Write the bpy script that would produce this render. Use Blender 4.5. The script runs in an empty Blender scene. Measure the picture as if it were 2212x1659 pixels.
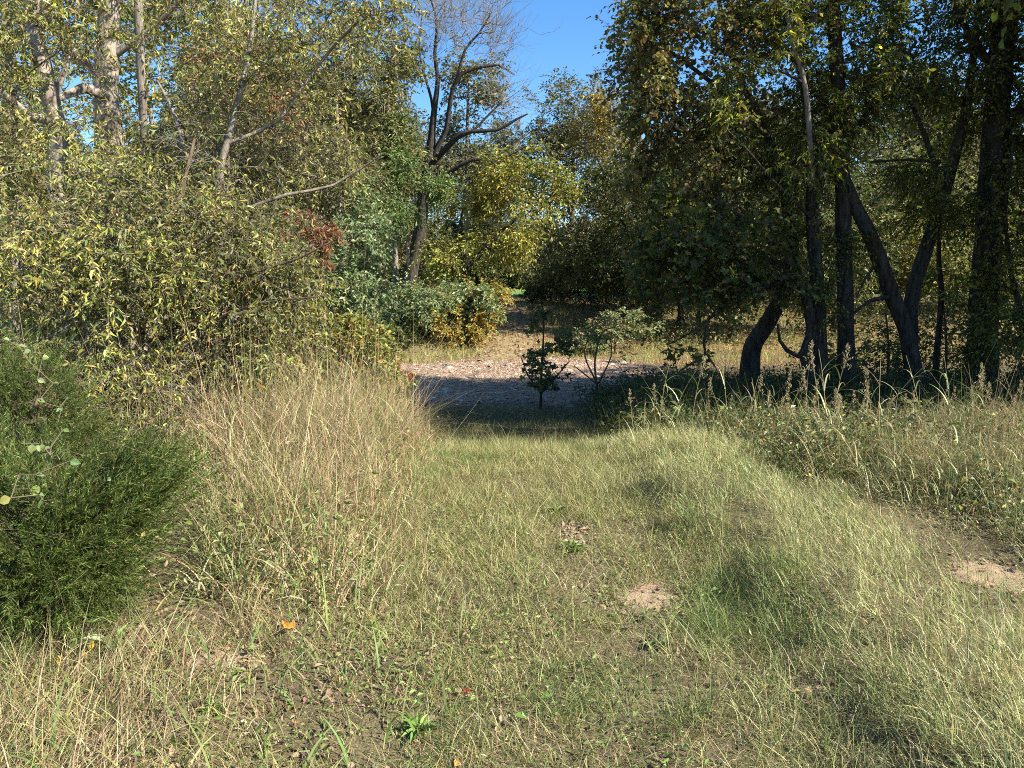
import bpy, math
import numpy as np
from mathutils import Vector

rng = np.random.default_rng(11)
scene = bpy.context.scene
COL = scene.collection

# ------------------------------------------------------------------ camera model
F = 1106 / math.tan(math.radians(35.0))          # focal length in units of a 2212-wide view
PITCH = math.radians(8.3)
CAM = np.array([0.0, 0.0, 1.65])
FW = np.array([0, math.cos(PITCH), -math.sin(PITCH)])
UP = np.array([0, math.sin(PITCH), math.cos(PITCH)])
RT = np.array([1.0, 0, 0])

def at(px, py, Y):
    """World point on the line of sight (px, py) at ground distance Y."""
    d = FW + RT * (px - 1106) / F - UP * (py - 829.5) / F
    return CAM + d * (Y / d[1])

# ------------------------------------------------------------------ noise and terrain
def _hash(ix, iy, seed):
    h = (ix.astype(np.int64) * 374761393 + iy.astype(np.int64) * 668265263 + seed * 144269504) & 0xffffffff
    h = ((h ^ (h >> 13)) * 1274126177) & 0xffffffff
    return ((h ^ (h >> 16)) & 0xffffff) / float(0xffffff)

def vn(x, y, seed=0):
    x = np.asarray(x, float); y = np.asarray(y, float)
    ix, iy = np.floor(x), np.floor(y)
    fx, fy = x - ix, y - iy
    fx = fx * fx * (3 - 2 * fx); fy = fy * fy * (3 - 2 * fy)
    a = _hash(ix, iy, seed); b = _hash(ix + 1, iy, seed)
    c = _hash(ix, iy + 1, seed); d = _hash(ix + 1, iy + 1, seed)
    return (a * (1 - fx) + b * fx) * (1 - fy) + (c * (1 - fx) + d * fx) * fy

def fbm(x, y, seed=0, o=4):
    s = 0; a = 0.5; t = 0
    for k in range(o):
        s = s + a * vn(np.asarray(x) * 2 ** k, np.asarray(y) * 2 ** k, seed + k); t += a; a *= 0.5
    return s / t

def ss(a, b, x):
    t = np.clip((np.asarray(x, float) - a) / (b - a), 0, 1)
    return t * t * (3 - 2 * t)

def path_c(y):                                    # centre line of the mown track
    return np.where(np.asarray(y) < 9, 0.32 - 0.055 * (np.asarray(y, float) - 3), -0.01)

def height(x, y):
    x = np.asarray(x, float); y = np.asarray(y, float)
    sh = 0.7 * (fbm(x * 0.35, y * 0 + 3.3, 5, 2) - 0.5)
    z = np.interp(y + sh, [5.6, 6.6, 7.5, 9, 11, 12.5, 16.2], [0, -.04, -.16, -.53, -.88, -1.0, -1.2])
    path = 1.32 * ss(26.5, 46, y)
    left = 1.95 * ss(26.5, 34, y + 1.5 * (fbm(x * .3, y * .3, 9) - .5))
    right = 1.35 * ss(29, 50, y)
    wl = ss(-1.6, -4.2, x - 0.02 * (y - 27)); wr = ss(1.8, 4.5, x)
    z = z + path * (1 - wl) * (1 - wr) + left * wl + right * wr
    z = z + 0.22 * ss(45, 75, y) - 0.45 * wl * ss(36, 60, y)
    z = z + 0.10 * (fbm(x * 0.9, y * 0.9, 21) - 0.5) + 0.05 * (fbm(x * 3.1, y * 3.1, 31, 2) - 0.5)
    s = x - path_c(y)
    near = 1 - ss(8, 10, y)
    z = z + near * (0.05 * ss(0.8, 1.6, s) + 0.075 * (1 - .8 * ss(5.5, 7.5, y)) * np.exp(-((s - 1.35) / .45) ** 2) + 0.08 * ss(-0.8, -1.6, s))
    return z

# ------------------------------------------------------------------ mesh helpers
def tag(o, label=None, cat=None, group=None, kind=None):
    if label: o['label'] = label
    if cat: o['category'] = cat
    if group: o['group'] = group
    if kind: o['kind'] = kind
    return o

def mesh_data(name, V, faces, col=None, mat=None, smooth=False):
    """faces: list of (n,k) int arrays."""
    me = bpy.data.meshes.new(name)
    V = np.ascontiguousarray(V, dtype=np.float32)
    me.vertices.add(len(V)); me.vertices.foreach_set('co', V.ravel())
    faces = [np.asarray(f, dtype=np.int32) for f in faces if len(f)]
    idx = np.concatenate([f.ravel() for f in faces])
    cnt = np.concatenate([np.full(len(f), f.shape[1], np.int32) for f in faces])
    st = np.concatenate([[0], np.cumsum(cnt)[:-1]]).astype(np.int32)
    me.loops.add(len(idx)); me.loops.foreach_set('vertex_index', idx)
    me.polygons.add(len(cnt)); me.polygons.foreach_set('loop_start', st)
    me.polygons.foreach_set('use_smooth', np.full(len(cnt), smooth, dtype=bool))
    if col is not None:
        a = me.attributes.new('Col', 'FLOAT_COLOR', 'POINT')
        c = np.ones((len(V), 4), np.float32); c[:, :3] = col
        a.data.foreach_set('color', c.ravel())
    if mat: me.materials.append(mat)
    me.update(calc_edges=True)
    return me

def link(name, me, parent=None, loc=None):
    o = bpy.data.objects.new(name, me); COL.objects.link(o)
    if parent: o.parent = parent
    if loc is not None: o.location = loc
    return o

def empty(name, loc):
    o = bpy.data.objects.new(name, None); COL.objects.link(o)
    o.location = loc; o.empty_display_size = 0.2
    return o

class MB:
    def __init__(self): self.V = []; self.F = {}; self.C = []; self.n = 0
    def add(self, V, faces, col):
        V = np.asarray(V, float).reshape(-1, 3)
        for f in faces:
            f = np.asarray(f)
            if len(f): self.F.setdefault(f.shape[1], []).append(f + self.n)
        self.V.append(V)
        c = np.asarray(col, float)
        if c.ndim == 1: c = np.tile(c, (len(V), 1))
        self.C.append(c); self.n += len(V)
    def data(self, name, mat, smooth=False, origin=None):
        V = np.concatenate(self.V)
        if origin is not None: V = V - np.asarray(origin)
        return mesh_data(name, V, [np.concatenate(v) for v in self.F.values()], np.concatenate(self.C), mat, smooth)
    def obj(self, name, mat, parent=None, smooth=False, origin=None):
        return link(name, self.data(name, mat, smooth, origin), parent)

def norm(v):
    return v / np.maximum(np.linalg.norm(v, axis=-1, keepdims=True), 1e-9)

def frames(d, n):
    """Matrices whose columns are x=d, y, z close to n."""
    x = norm(d); z = n - x * np.sum(n * x, -1, keepdims=True); z = norm(z)
    y = np.cross(z, x)
    return np.stack([x, y, z], axis=-1)

def scatter(mb, tmpl, P, R, S, col):
    tv, tf = tmpl
    N = len(P)
    if N == 0: return
    S = np.asarray(S, float)
    S = S.reshape(N, 1, -1)
    V = np.einsum('nij,nvj->nvi', R, tv[None] * S) + P[:, None]
    off = (np.arange(N) * len(tv))[:, None, None]
    faces = [(np.asarray(f)[None] + off).reshape(-1, np.asarray(f).shape[1]) for f in tf]
    mb.add(V, faces, np.repeat(col, len(tv), axis=0))

def tubes(mb, A, B, ra, rb, k, col):
    N = len(A)
    if N == 0: return
    d = norm(B - A)
    ref = np.where(np.abs(d[:, 2:3]) > 0.9, np.array([[1.0, 0, 0]]), np.array([[0, 0, 1.0]]))
    u = norm(np.cross(d, ref)); v = np.cross(d, u)
    a = np.arange(k) * 2 * math.pi / k
    ring = np.cos(a)[None, :, None] * u[:, None] + np.sin(a)[None, :, None] * v[:, None]
    V = np.concatenate([A[:, None] + ring * np.reshape(ra, (-1, 1, 1)), B[:, None] + ring * np.reshape(rb, (-1, 1, 1))], axis=1)
    i = np.arange(k); j = (i + 1) % k
    q = np.stack([i, j, j + k, i + k], 1)
    faces = (q[None] + (np.arange(N) * 2 * k)[:, None, None]).reshape(-1, 4)
    c = np.asarray(col, float)
    if c.ndim == 2: c = np.repeat(c, 2 * k, axis=0)
    mb.add(V, [faces], c)

def smooth_line(P, r, step):
    """Catmull-Rom through P (n,3), radii r, resampled about every `step`."""
    P = np.asarray(P, float); r = np.asarray(r, float)
    if len(P) == 2:
        n = max(2, int(np.linalg.norm(P[1] - P[0]) / step) + 1); t = np.linspace(0, 1, n)
        return P[0] + (P[1] - P[0]) * t[:, None], r[0] + (r[1] - r[0]) * t
    Q = np.vstack([2 * P[0] - P[1], P, 2 * P[-1] - P[-2]])
    out = []; ro = []
    for i in range(len(P) - 1):
        p0, p1, p2, p3 = Q[i:i + 4]
        n = max(1, int(np.linalg.norm(p2 - p1) / step))
        for t in np.arange(n) / n:
            out.append(0.5 * (2 * p1 + (p2 - p0) * t + (2 * p0 - 5 * p1 + 4 * p2 - p3) * t * t + (3 * p1 - p0 - 3 * p2 + p3) * t ** 3))
            ro.append(r[i] + (r[i + 1] - r[i]) * t)
    out.append(P[-1]); ro.append(r[-1])
    return np.array(out), np.array(ro)

def limb_tube(mb, P, r, k, col, rough=0.08, seed=0):
    """One continuous bark tube along P with lumpy radius."""
    n = len(P)
    d = norm(np.gradient(P, axis=0))
    u = np.cross(d[0], [0, 1, 0.1]); u /= np.linalg.norm(u)
    rows = []
    for i in range(n):
        u = u - d[i] * np.dot(u, d[i]); u /= np.linalg.norm(u)
        v = np.cross(d[i], u)
        a = np.arange(k) * 2 * math.pi / k
        rr = r[i] * (1 + rough * 2 * (vn(a * k / 6.283 * 0.7 + seed * 7, np.full(k, i * 0.35), seed) - 0.5) + rough * np.sin(a * 3 + seed))
        rows.append(P[i] + np.outer(np.cos(a) * rr, u) + np.outer(np.sin(a) * rr, v))
    V = np.concatenate(rows)
    i = np.arange(k); j = (i + 1) % k
    q = np.stack([i, j, j + k, i + k], 1)
    faces = (q[None] + (np.arange(n - 1) * k)[:, None, None]).reshape(-1, 4)
    mb.add(V, [faces], col)

# ------------------------------------------------------------------ leaf templates
def leaf_t(w=0.3, fold=0.12, droop=0.25):
    f = lambda t: -droop * t * t
    V = np.array([[0, 0, 0],
                  [.3, w * .46, f(.3) + fold * w], [.3, 0, f(.3)], [.3, -w * .46, f(.3) + fold * w],
                  [.65, w * .40, f(.65) + fold * w], [.65, 0, f(.65)], [.65, -w * .40, f(.65) + fold * w],
                  [1, 0, f(1)]], float)
    return V, [np.array([[0, 2, 1], [0, 3, 2], [4, 5, 7], [5, 6, 7]]), np.array([[1, 2, 5, 4], [2, 3, 6, 5]])]

def diamond_t(w=0.55, fold=0.15):
    V = np.array([[0, 0, 0], [.45, w * .5, fold * w], [1, 0, -.1], [.45, -w * .5, fold * w]], float)
    return V, [np.array([[0, 2, 1], [0, 3, 2]])]

def lobed_t():
    ang = np.radians([180, 150, 118, 92, 66, 44, 24, 0, -24, -44, -66, -92, -118, -150])
    rad = np.array([.12, .30, .52, .34, .60, .36, .42, .70, .42, .36, .60, .34, .52, .30])
    V = [[.42, 0, 0]]
    for a, r in zip(ang, rad):
        V.append([.42 + r * math.cos(a) * .85, r * math.sin(a), -0.22 * r * r + 0.04 * math.sin(5 * a)])
    n = len(ang)
    return np.array(V, float), [np.array([[0, 1 + i, 1 + (i + 1) % n] for i in range(n)])]

LANCE = leaf_t(0.27, 0.55, 0.30)
OVATE = leaf_t(0.55, 0.25, 0.15)
ROUND = leaf_t(0.85, 0.15, 0.12)
SMALL = diamond_t(0.5, 0.3)
NARROW = diamond_t(0.26, 0.3)
LOBED = lobed_t()
NEEDLE = (np.array([[0, .5, 0], [0, -.5, 0], [1, 0, 0]], float), [np.array([[0, 1, 2]])])

# ------------------------------------------------------------------ materials
def new_mat(name):
    m = bpy.data.materials.new(name); m.use_nodes = True
    nt = m.node_tree; nt.nodes.clear()
    out = nt.nodes.new('ShaderNodeOutputMaterial')
    return m, nt, out

def leaf_mat(name, trans=0.24, rough=0.5, spec=0.35, tint=(1.0, 1.0, 0.7)):
    m, nt, out = new_mat(name)
    a = nt.nodes.new('ShaderNodeAttribute'); a.attribute_name = 'Col'
    p = nt.nodes.new('ShaderNodeBsdfPrincipled')
    p.inputs['Roughness'].default_value = rough
    p.inputs['Specular IOR Level'].default_value = spec
    t = nt.nodes.new('ShaderNodeBsdfTranslucent')
    mul = nt.nodes.new('ShaderNodeMix'); mul.data_type = 'RGBA'; mul.blend_type = 'MULTIPLY'
    mul.inputs[0].default_value = 1.0; mul.inputs[7].default_value = (*[1.5 * x for x in tint], 1)
    mx = nt.nodes.new('ShaderNodeMixShader'); mx.inputs[0].default_value = trans
    L = nt.links.new
    L(a.outputs['Color'], p.inputs['Base Color']); L(a.outputs['Color'], mul.inputs[6])
    L(mul.outputs[2], t.inputs['Color'])
    L(p.outputs[0], mx.inputs[1]); L(t.outputs[0], mx.inputs[2]); L(mx.outputs[0], out.inputs[0])
    return m

def bark_mat(name, c1, c2, scale=9.0, patch=None, stretch=0.22):
    m, nt, out = new_mat(name); L = nt.links.new
    tc = nt.nodes.new('ShaderNodeTexCoord'); mp = nt.nodes.new('ShaderNodeMapping')
    mp.inputs['Scale'].default_value = (1, 1, stretch)
    n = nt.nodes.new('ShaderNodeTexNoise'); n.inputs['Scale'].default_value = scale; n.inputs['Detail'].default_value = 8
    n.inputs['Roughness'].default_value = 0.7
    r = nt.nodes.new('ShaderNodeValToRGB')
    r.color_ramp.elements[0].position = 0.36; r.color_ramp.elements[0].color = (*c1, 1)
    r.color_ramp.elements[1].position = 0.64; r.color_ramp.elements[1].color = (*c2, 1)
    p = nt.nodes.new('ShaderNodeBsdfPrincipled'); p.inputs['Roughness'].default_value = 0.9
    p.inputs['Specular IOR Level'].default_value = 0.15
    L(tc.outputs['Object'], mp.inputs[0]); L(mp.outputs[0], n.inputs['Vector']); L(n.outputs['Fac'], r.inputs[0])
    colout = r.outputs[0]
    if patch:
        n2 = nt.nodes.new('ShaderNodeTexNoise'); n2.inputs['Scale'].default_value = 2.6; n2.inputs['Detail'].default_value = 5
        L(tc.outputs['Object'], n2.inputs['Vector'])
        r2 = nt.nodes.new('ShaderNodeValToRGB'); r2.color_ramp.elements[0].position = 0.52; r2.color_ramp.elements[1].position = 0.58
        L(n2.outputs['Fac'], r2.inputs[0])
        mx = nt.nodes.new('ShaderNodeMix'); mx.data_type = 'RGBA'
        L(r2.outputs[0], mx.inputs[0]); L(r.outputs[0], mx.inputs[6]); mx.inputs[7].default_value = (*patch, 1)
        colout = mx.outputs[2]
    b = nt.nodes.new('ShaderNodeBump'); b.inputs['Strength'].default_value = 0.9; b.inputs['Distance'].default_value = 0.045
    L(n.outputs['Fac'], b.inputs['Height']); L(b.outputs[0], p.inputs['Normal'])
    L(colout, p.inputs['Base Color']); L(p.outputs[0], out.inputs[0])
    return m

def soil_mat(name, stops, scale, bump=0.03, fine=40.0, vor=None):
    m, nt, out = new_mat(name); L = nt.links.new
    g = nt.nodes.new('ShaderNodeNewGeometry')
    n1 = nt.nodes.new('ShaderNodeTexNoise'); n1.inputs['Scale'].default_value = scale; n1.inputs['Detail'].default_value = 7; n1.inputs['Roughness'].default_value = 0.65
    n2 = nt.nodes.new('ShaderNodeTexNoise'); n2.inputs['Scale'].default_value = fine; n2.inputs['Detail'].default_value = 6; n2.inputs['Roughness'].default_value = 0.7
    L(g.outputs['Position'], n1.inputs['Vector']); L(g.outputs['Position'], n2.inputs['Vector'])
    mix = nt.nodes.new('ShaderNodeMix'); mix.data_type = 'FLOAT'; mix.inputs[0].default_value = 0.45
    L(n1.outputs['Fac'], mix.inputs[2]); L(n2.outputs['Fac'], mix.inputs[3])
    r = nt.nodes.new('ShaderNodeValToRGB')
    els = r.color_ramp.elements
    while len(els) < len(stops): els.new(0.5)
    for e, (p_, c) in zip(els, stops): e.position = p_; e.color = (*c, 1)
    L(mix.outputs[0], r.inputs[0])
    col = r.outputs[0]; hgt = n2.outputs['Fac']
    if vor:
        v = nt.nodes.new('ShaderNodeTexVoronoi'); v.inputs['Scale'].default_value = vor
        L(g.outputs['Position'], v.inputs['Vector'])
        hsv = nt.nodes.new('ShaderNodeSeparateColor'); L(v.outputs['Color'], hsv.inputs[0])
        mr = nt.nodes.new('ShaderNodeMapRange'); mr.inputs[3].default_value = 0.55; mr.inputs[4].default_value = 1.35
        L(hsv.outputs[0], mr.inputs[0])
        mm = nt.nodes.new('ShaderNodeMix'); mm.data_type = 'RGBA'; mm.blend_type = 'MULTIPLY'; mm.inputs[0].default_value = 1
        L(r.outputs[0], mm.inputs[6]); L(mr.outputs[0], mm.inputs[7]); col = mm.outputs[2]
        hgt = v.outputs['Distance']
    b = nt.nodes.new('ShaderNodeBump'); b.inputs['Strength'].default_value = 1.0; b.inputs['Distance'].default_value = bump
    L(hgt, b.inputs['Height'])
    p = nt.nodes.new('ShaderNodeBsdfPrincipled'); p.inputs['Roughness'].default_value = 0.95; p.inputs['Specular IOR Level'].default_value = 0.1
    L(col, p.inputs['Base Color']); L(b.outputs[0], p.inputs['Normal']); L(p.outputs[0], out.inputs[0])
    return m

M_LEAF = leaf_mat('leaf')
M_GLOSSY = leaf_mat('glossy_leaf', 0.20, 0.5, 0.35)
M_THIN = leaf_mat('thin_leaf', 0.42, 0.5, 0.35, (1.1, 1.1, .5))
M_DRY = leaf_mat('dry_leaf', 0.22, 0.7, 0.2, (1, .95, .8))
M_GRASS = leaf_mat('grass_blade', 0.20, 0.5, 0.3, (1, 1, .7))
M_NEEDLE = leaf_mat('cedar_needle', 0.25, 0.5, 0.3)
M_STONE = leaf_mat('pebble', 0.0, 0.9, 0.15)
M_TWIG = leaf_mat('twig', 0.0, 0.85, 0.15)
B_PALE = bark_mat('pale_bark', (.23, .19, .15), (.40, .345, .29), 9, (.20, .16, .12), 0.3)
B_DARK = bark_mat('dark_bark', (.018, .015, .012), (.085, .073, .06), 16)
B_GREY = bark_mat('grey_bark', (.12, .10, .08), (.30, .26, .21), 12)
B_BROWN = bark_mat('brown_bark', (.07, .05, .035), (.20, .145, .10), 14)

# ------------------------------------------------------------------ colours
def pick(pal, n, jit=0.18, jc=0.08):
    """n colours out of a palette [(weight, (r,g,b))] with a random brightness and hue each."""
    w = np.array([p[0] for p in pal], float); w /= w.sum()
    c = np.array([p[1] for p in pal], float)[rng.choice(len(pal), n, p=w)]
    c = c * np.exp(rng.normal(0, jit, (n, 1))) * np.exp(rng.normal(0, jc, (n, 3)))
    return np.clip(c, 0.004, 0.85)

PAL_CHERRY = [(4, (.235, .23, .056)), (3, (.13, .16, .04)), (3.4, (.32, .31, .09)), (.8, (.33, .25, .05)), (.7, (.28, .22, .13)), (.5, (.14, .09, .05))]
PAL_OLIVE = [(4, (.135, .138, .045)), (3, (.185, .175, .06)), (2, (.07, .09, .028)), (1, (.19, .165, .06)), (.5, (.20, .14, .06))]
PAL_FINEGREEN = [(3, (.12, .16, .055)), (2, (.16, .19, .07)), (1, (.08, .12, .04))]
PAL_PALE = [(3, (.19, .24, .105)), (2, (.24, .28, .135)), (1.4, (.11, .16, .06))]
PAL_YELLOW = [(3, (.36, .32, .065)), (3, (.27, .28, .06)), (3, (.15, .18, .045)), (1.0, (.40, .27, .035)), (.4, (.28, .17, .04))]
PAL_GREYOLIVE = [(3, (.12, .12, .05)), (3, (.16, .155, .065)), (1.5, (.085, .09, .035)), (1, (.22, .19, .09))]
PAL_GOLD = [(3, (.33, .24, .05)), (2, (.22, .20, .05)), (1, (.35, .18, .04))]
PAL_DARKGREEN = [(3, (.055, .075, .022)), (3, (.08, .10, .028)), (1, (.12, .12, .035)), (.7, (.13, .09, .04))]
PAL_SYC = [(3, (.105, .115, .036)), (2.2, (.18, .125, .06)), (2, (.14, .145, .045)), (1.0, (.20, .14, .07)), (.4, (.28, .25, .05))]
PAL_RIGHT = [(4, (.085, .105, .028)), (3, (.12, .14, .034)), (1.2, (.16, .165, .03)), (1, (.12, .085, .04)), (1.3, (.30, .28, .04))]
PAL_SUNNY = [(3, (.22, .21, .05)), (3, (.15, .17, .045)), (1.5, (.29, .25, .06)), (1, (.10, .12, .035))]
PAL_RUST = [(3, (.20, .12, .06)), (2, (.25, .16, .08)), (1, (.16, .13, .05)), (.6, (.25, .07, .04))]
PAL_SUMAC = [(4, (.20, .22, .05)), (3, (.14, .18, .045)), (1.6, (.30, .17, .05)), (1.3, (.32, .075, .035)), (1.2, (.36, .28, .05))]
PAL_RED = [(3, (.24, .07, .05)), (2, (.24, .14, .06)), (1, (.18, .17, .06))]
PAL_CEDAR = [(3, (.045, .072, .015)), (3, (.075, .108, .021)), (1.6, (.14, .165, .038)), (.5, (.15, .13, .05))]
PAL_VINE = [(3, (.17, .22, .09)), (2, (.20, .24, .08)), (1, (.12, .17, .05)), (.3, (.30, .28, .08))]

G_MOWN = [(4, (.27, .26, .09)), (3.4, (.185, .205, .062)), (3, (.38, .345, .165)), (1.5, (.45, .39, .21)), (1.2, (.11, .155, .045)), (.5, (.27, .19, .11))]
G_LODGED = [(4, (.27, .28, .105)), (4, (.185, .215, .07)), (3, (.40, .375, .18)), (1.2, (.50, .45, .26)), (.7, (.30, .22, .13))]
G_BROWN = [(3.5, (.38, .275, .16)), (2.2, (.50, .395, .235)), (3.4, (.23, .16, .095)), (1.6, (.23, .22, .075)), (.9, (.15, .18, .055))]
G_GREEN = [(3, (.13, .19, .055)), (2, (.19, .23, .07)), (1, (.30, .28, .11))]
G_WEED = [(3, (.19, .20, .07)), (3, (.30, .25, .13)), (2, (.13, .165, .05)), (1.5, (.38, .30, .18)), (1.2, (.22, .14, .08))]
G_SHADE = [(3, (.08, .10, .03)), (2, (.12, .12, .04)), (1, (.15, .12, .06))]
G_RUST = [(3, (.50, .29, .12)), (3, (.54, .38, .18)), (2, (.28, .24, .08)), (1, (.22, .22, .06))]
G_CREEK = [(3, (.33, .31, .08)), (3, (.26, .27, .07)), (1, (.42, .34, .15))]
LITTER = [(3, (.30, .215, .14)), (3, (.21, .14, .09)), (2, (.40, .31, .21)), (2, (.12, .08, .055)), (.4, (.38, .20, .07))]

# ------------------------------------------------------------------ trees
def unit(n):
    return norm(rng.normal(size=(n, 3)))

def blob_points(blobs, clump=6, spread=0.30):
    out = []
    for b in blobs:
        px, py, Y, rx, rz, ry, n = b[:7]
        c = at(px, py, Y); r = np.array([rx / F * Y, ry, rz / F * Y])
        k = max(3, int(n / clump))
        u = unit(k) * (rng.random((k, 1)) ** (1 / 2.4))
        cc = c + u * r
        ci = rng.integers(0, k, n)
        out.append(cc[ci] + rng.normal(size=(n, 3)) * spread * np.minimum(r, r.mean() * 1.2) * 0.8)
    if not out: return np.zeros((0, 3))
    T = np.concatenate(out)
    v = T - CAM; dep = v @ FW                      # the pale trunks stand in a gap of the thicket
    u_ = 1106 + F * v[:, 0] / dep; w_ = 829.5 - F * (v @ UP) / dep
    gap = (T[:, 1] < 10.3) & (T[:, 1] > 5) & (((np.abs(u_ - 240) < 52) & (w_ < 430) & (w_ > -60)) | ((np.abs(u_ - 122) < 34) & (w_ > 120) & (w_ < 420)))
    return T[~gap | (rng.random(len(T)) < .3)]

def grow(fixed, targets, step=0.35, wig=0.10, tip=0.0035, e=2.35, arch=0.06):
    """Greedy branching: every target is joined to the cheapest node already grown."""
    pos = []; par = []; rf = []
    for P, r in fixed:
        base = len(pos)
        for i in range(len(P)):
            pos.append(P[i]); par.append(base + i - 1 if i else -1); rf.append(r[i])
    nf = len(pos)
    cap = nf + len(targets) * 40 + 10
    X = np.zeros((cap, 3)); X[:nf] = pos
    PAR = np.full(cap, -1); PAR[:nf] = par
    R = np.zeros(cap); R[:nf] = rf
    n = nf
    D = np.min(np.linalg.norm(targets[:, None] - X[None, :nf:2], axis=2), axis=1) if len(targets) else []
    tipn = []
    for ti in np.argsort(D):
        p = targets[ti]
        v = p - X[:n]; d = np.linalg.norm(v, axis=1) + 1e-6
        cost = d * (1 + 0.9 * np.maximum(0, -v[:, 2] / d) ** 2) + 0.15 * (np.arange(n) >= nf)
        j = int(np.argmin(cost)); L = d[j]
        m = max(1, int(math.ceil(L / step)))
        q = X[j].copy(); last = j
        side = rng.normal(size=3) * wig * L; side[2] += arch * L
        for s in range(1, m + 1):
            t = s / m
            w = q + (p - q) * t + side * 4 * t * (1 - t) * 0.5 + (rng.normal(size=3) * wig * step * 0.4 if s < m else 0)
            X[n] = w; PAR[n] = last; last = n; n += 1
            if n >= cap - 1: break
        tipn.append(last)
        if n >= cap - 60: break
    X = X[:n]; PAR = PAR[:n]; R = R[:n]
    acc = np.zeros(n)
    for i in range(n - 1, nf - 1, -1):
        R[i] = max(tip, acc[i] ** (1 / e))
        if PAR[i] >= nf: acc[PAR[i]] += R[i] ** e
    for i in range(nf, n):
        R[i] = min(R[i], 0.8 * R[PAR[i]] if PAR[i] < nf else R[PAR[i]])
        R[i] = max(R[i], tip * 0.7)
    return X, PAR, R, nf, np.array(tipn, int)

def sprigs(mb, X, PAR, tips, spec, centre, twig_mb=None, twig_col=(.1, .08, .06)):
    m, nl = spec['sprigs'], spec['leaves']
    N = len(tips)
    if N == 0: return
    base = np.repeat(X[tips], m, 0)
    td = norm(X[tips] - X[PAR[tips]]); td = np.repeat(td, m, 0)
    od = norm(X[tips] - centre); od = np.repeat(od, m, 0)
    d = norm(td * 0.5 + od * 0.35 + unit(N * m) * spec.get('open', 0.9) + np.array([0, 0, spec.get('rise', 0.1)]))
    Ls = spec['slen'] * np.exp(rng.normal(0, .3, (N * m, 1)))
    bend = np.array([0, 0, -1.0]) * spec.get('sag', 0.3)
    if twig_mb is not None:
        mid = base + d * Ls * 0.5 + bend * Ls * 0.25
        end = base + d * Ls + bend * Ls
        r0 = spec.get('twig', 0.0025)
        tubes(twig_mb, base, mid, np.full(N * m, r0), np.full(N * m, r0 * .8), 3, np.array(twig_col))
        tubes(twig_mb, mid, end, np.full(N * m, r0 * .8), np.full(N * m, r0 * .5), 3, np.array(twig_col))
    t = (np.arange(nl) + rng.random((N * m, nl))) / nl
    t = 0.12 + 0.88 * t
    P = base[:, None] + d[:, None] * (Ls[:, None] * t[..., None]) + bend * (Ls[:, None] * (t ** 2)[..., None])
    sd = norm(np.cross(d, np.array([0, 0, 1.0]) + 0.3 * unit(N * m)))
    sgn = np.where(np.arange(nl) % 2 == 0, 1.0, -1.0)[None, :, None]
    ld = d[:, None] * spec.get('along', .6) + sd[:, None] * sgn * 0.7 + rng.normal(size=(N * m, nl, 3)) * spec.get('rand', .35) + np.array([0, 0, -spec.get('droop', .4)])
    nrm = np.array([0, 0, 1.0]) * spec.get('flat', .8) + rng.normal(size=(N * m, nl, 3)) * .6
    K = N * m * nl
    keep = rng.random(K) < spec.get('keep', .9)
    P = P.reshape(-1, 3)[keep]; ld = ld.reshape(-1, 3)[keep]; nrm = nrm.reshape(-1, 3)[keep]
    K = len(P)
    S = spec['size'] * np.exp(rng.normal(0, .25, K))
    S3 = np.stack([S, S * np.exp(rng.normal(0, .15, K)), S * np.exp(rng.normal(0, .4, K))], 1)
    if 'patch' in spec:                             # clumps of another colour on the same crown
        col = pick(spec['pal'], K)
        f, thr, pal2, seed = spec['patch']
        msk = vn(P[:, 0] * f + P[:, 1] * f * .7, P[:, 2] * f, seed) > thr
        col[msk] = pick(pal2, int(msk.sum()))
    else:
        col = pick(spec['pal'], K)
    cl = np.repeat(np.exp(rng.normal(0, spec.get('cjit', .14), N)), m * nl)[keep]   # each branch a bit different
    scatter(mb, spec['tmpl'], P, frames(ld, nrm), S3, np.clip(col * cl[:, None], .004, .85))

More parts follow.
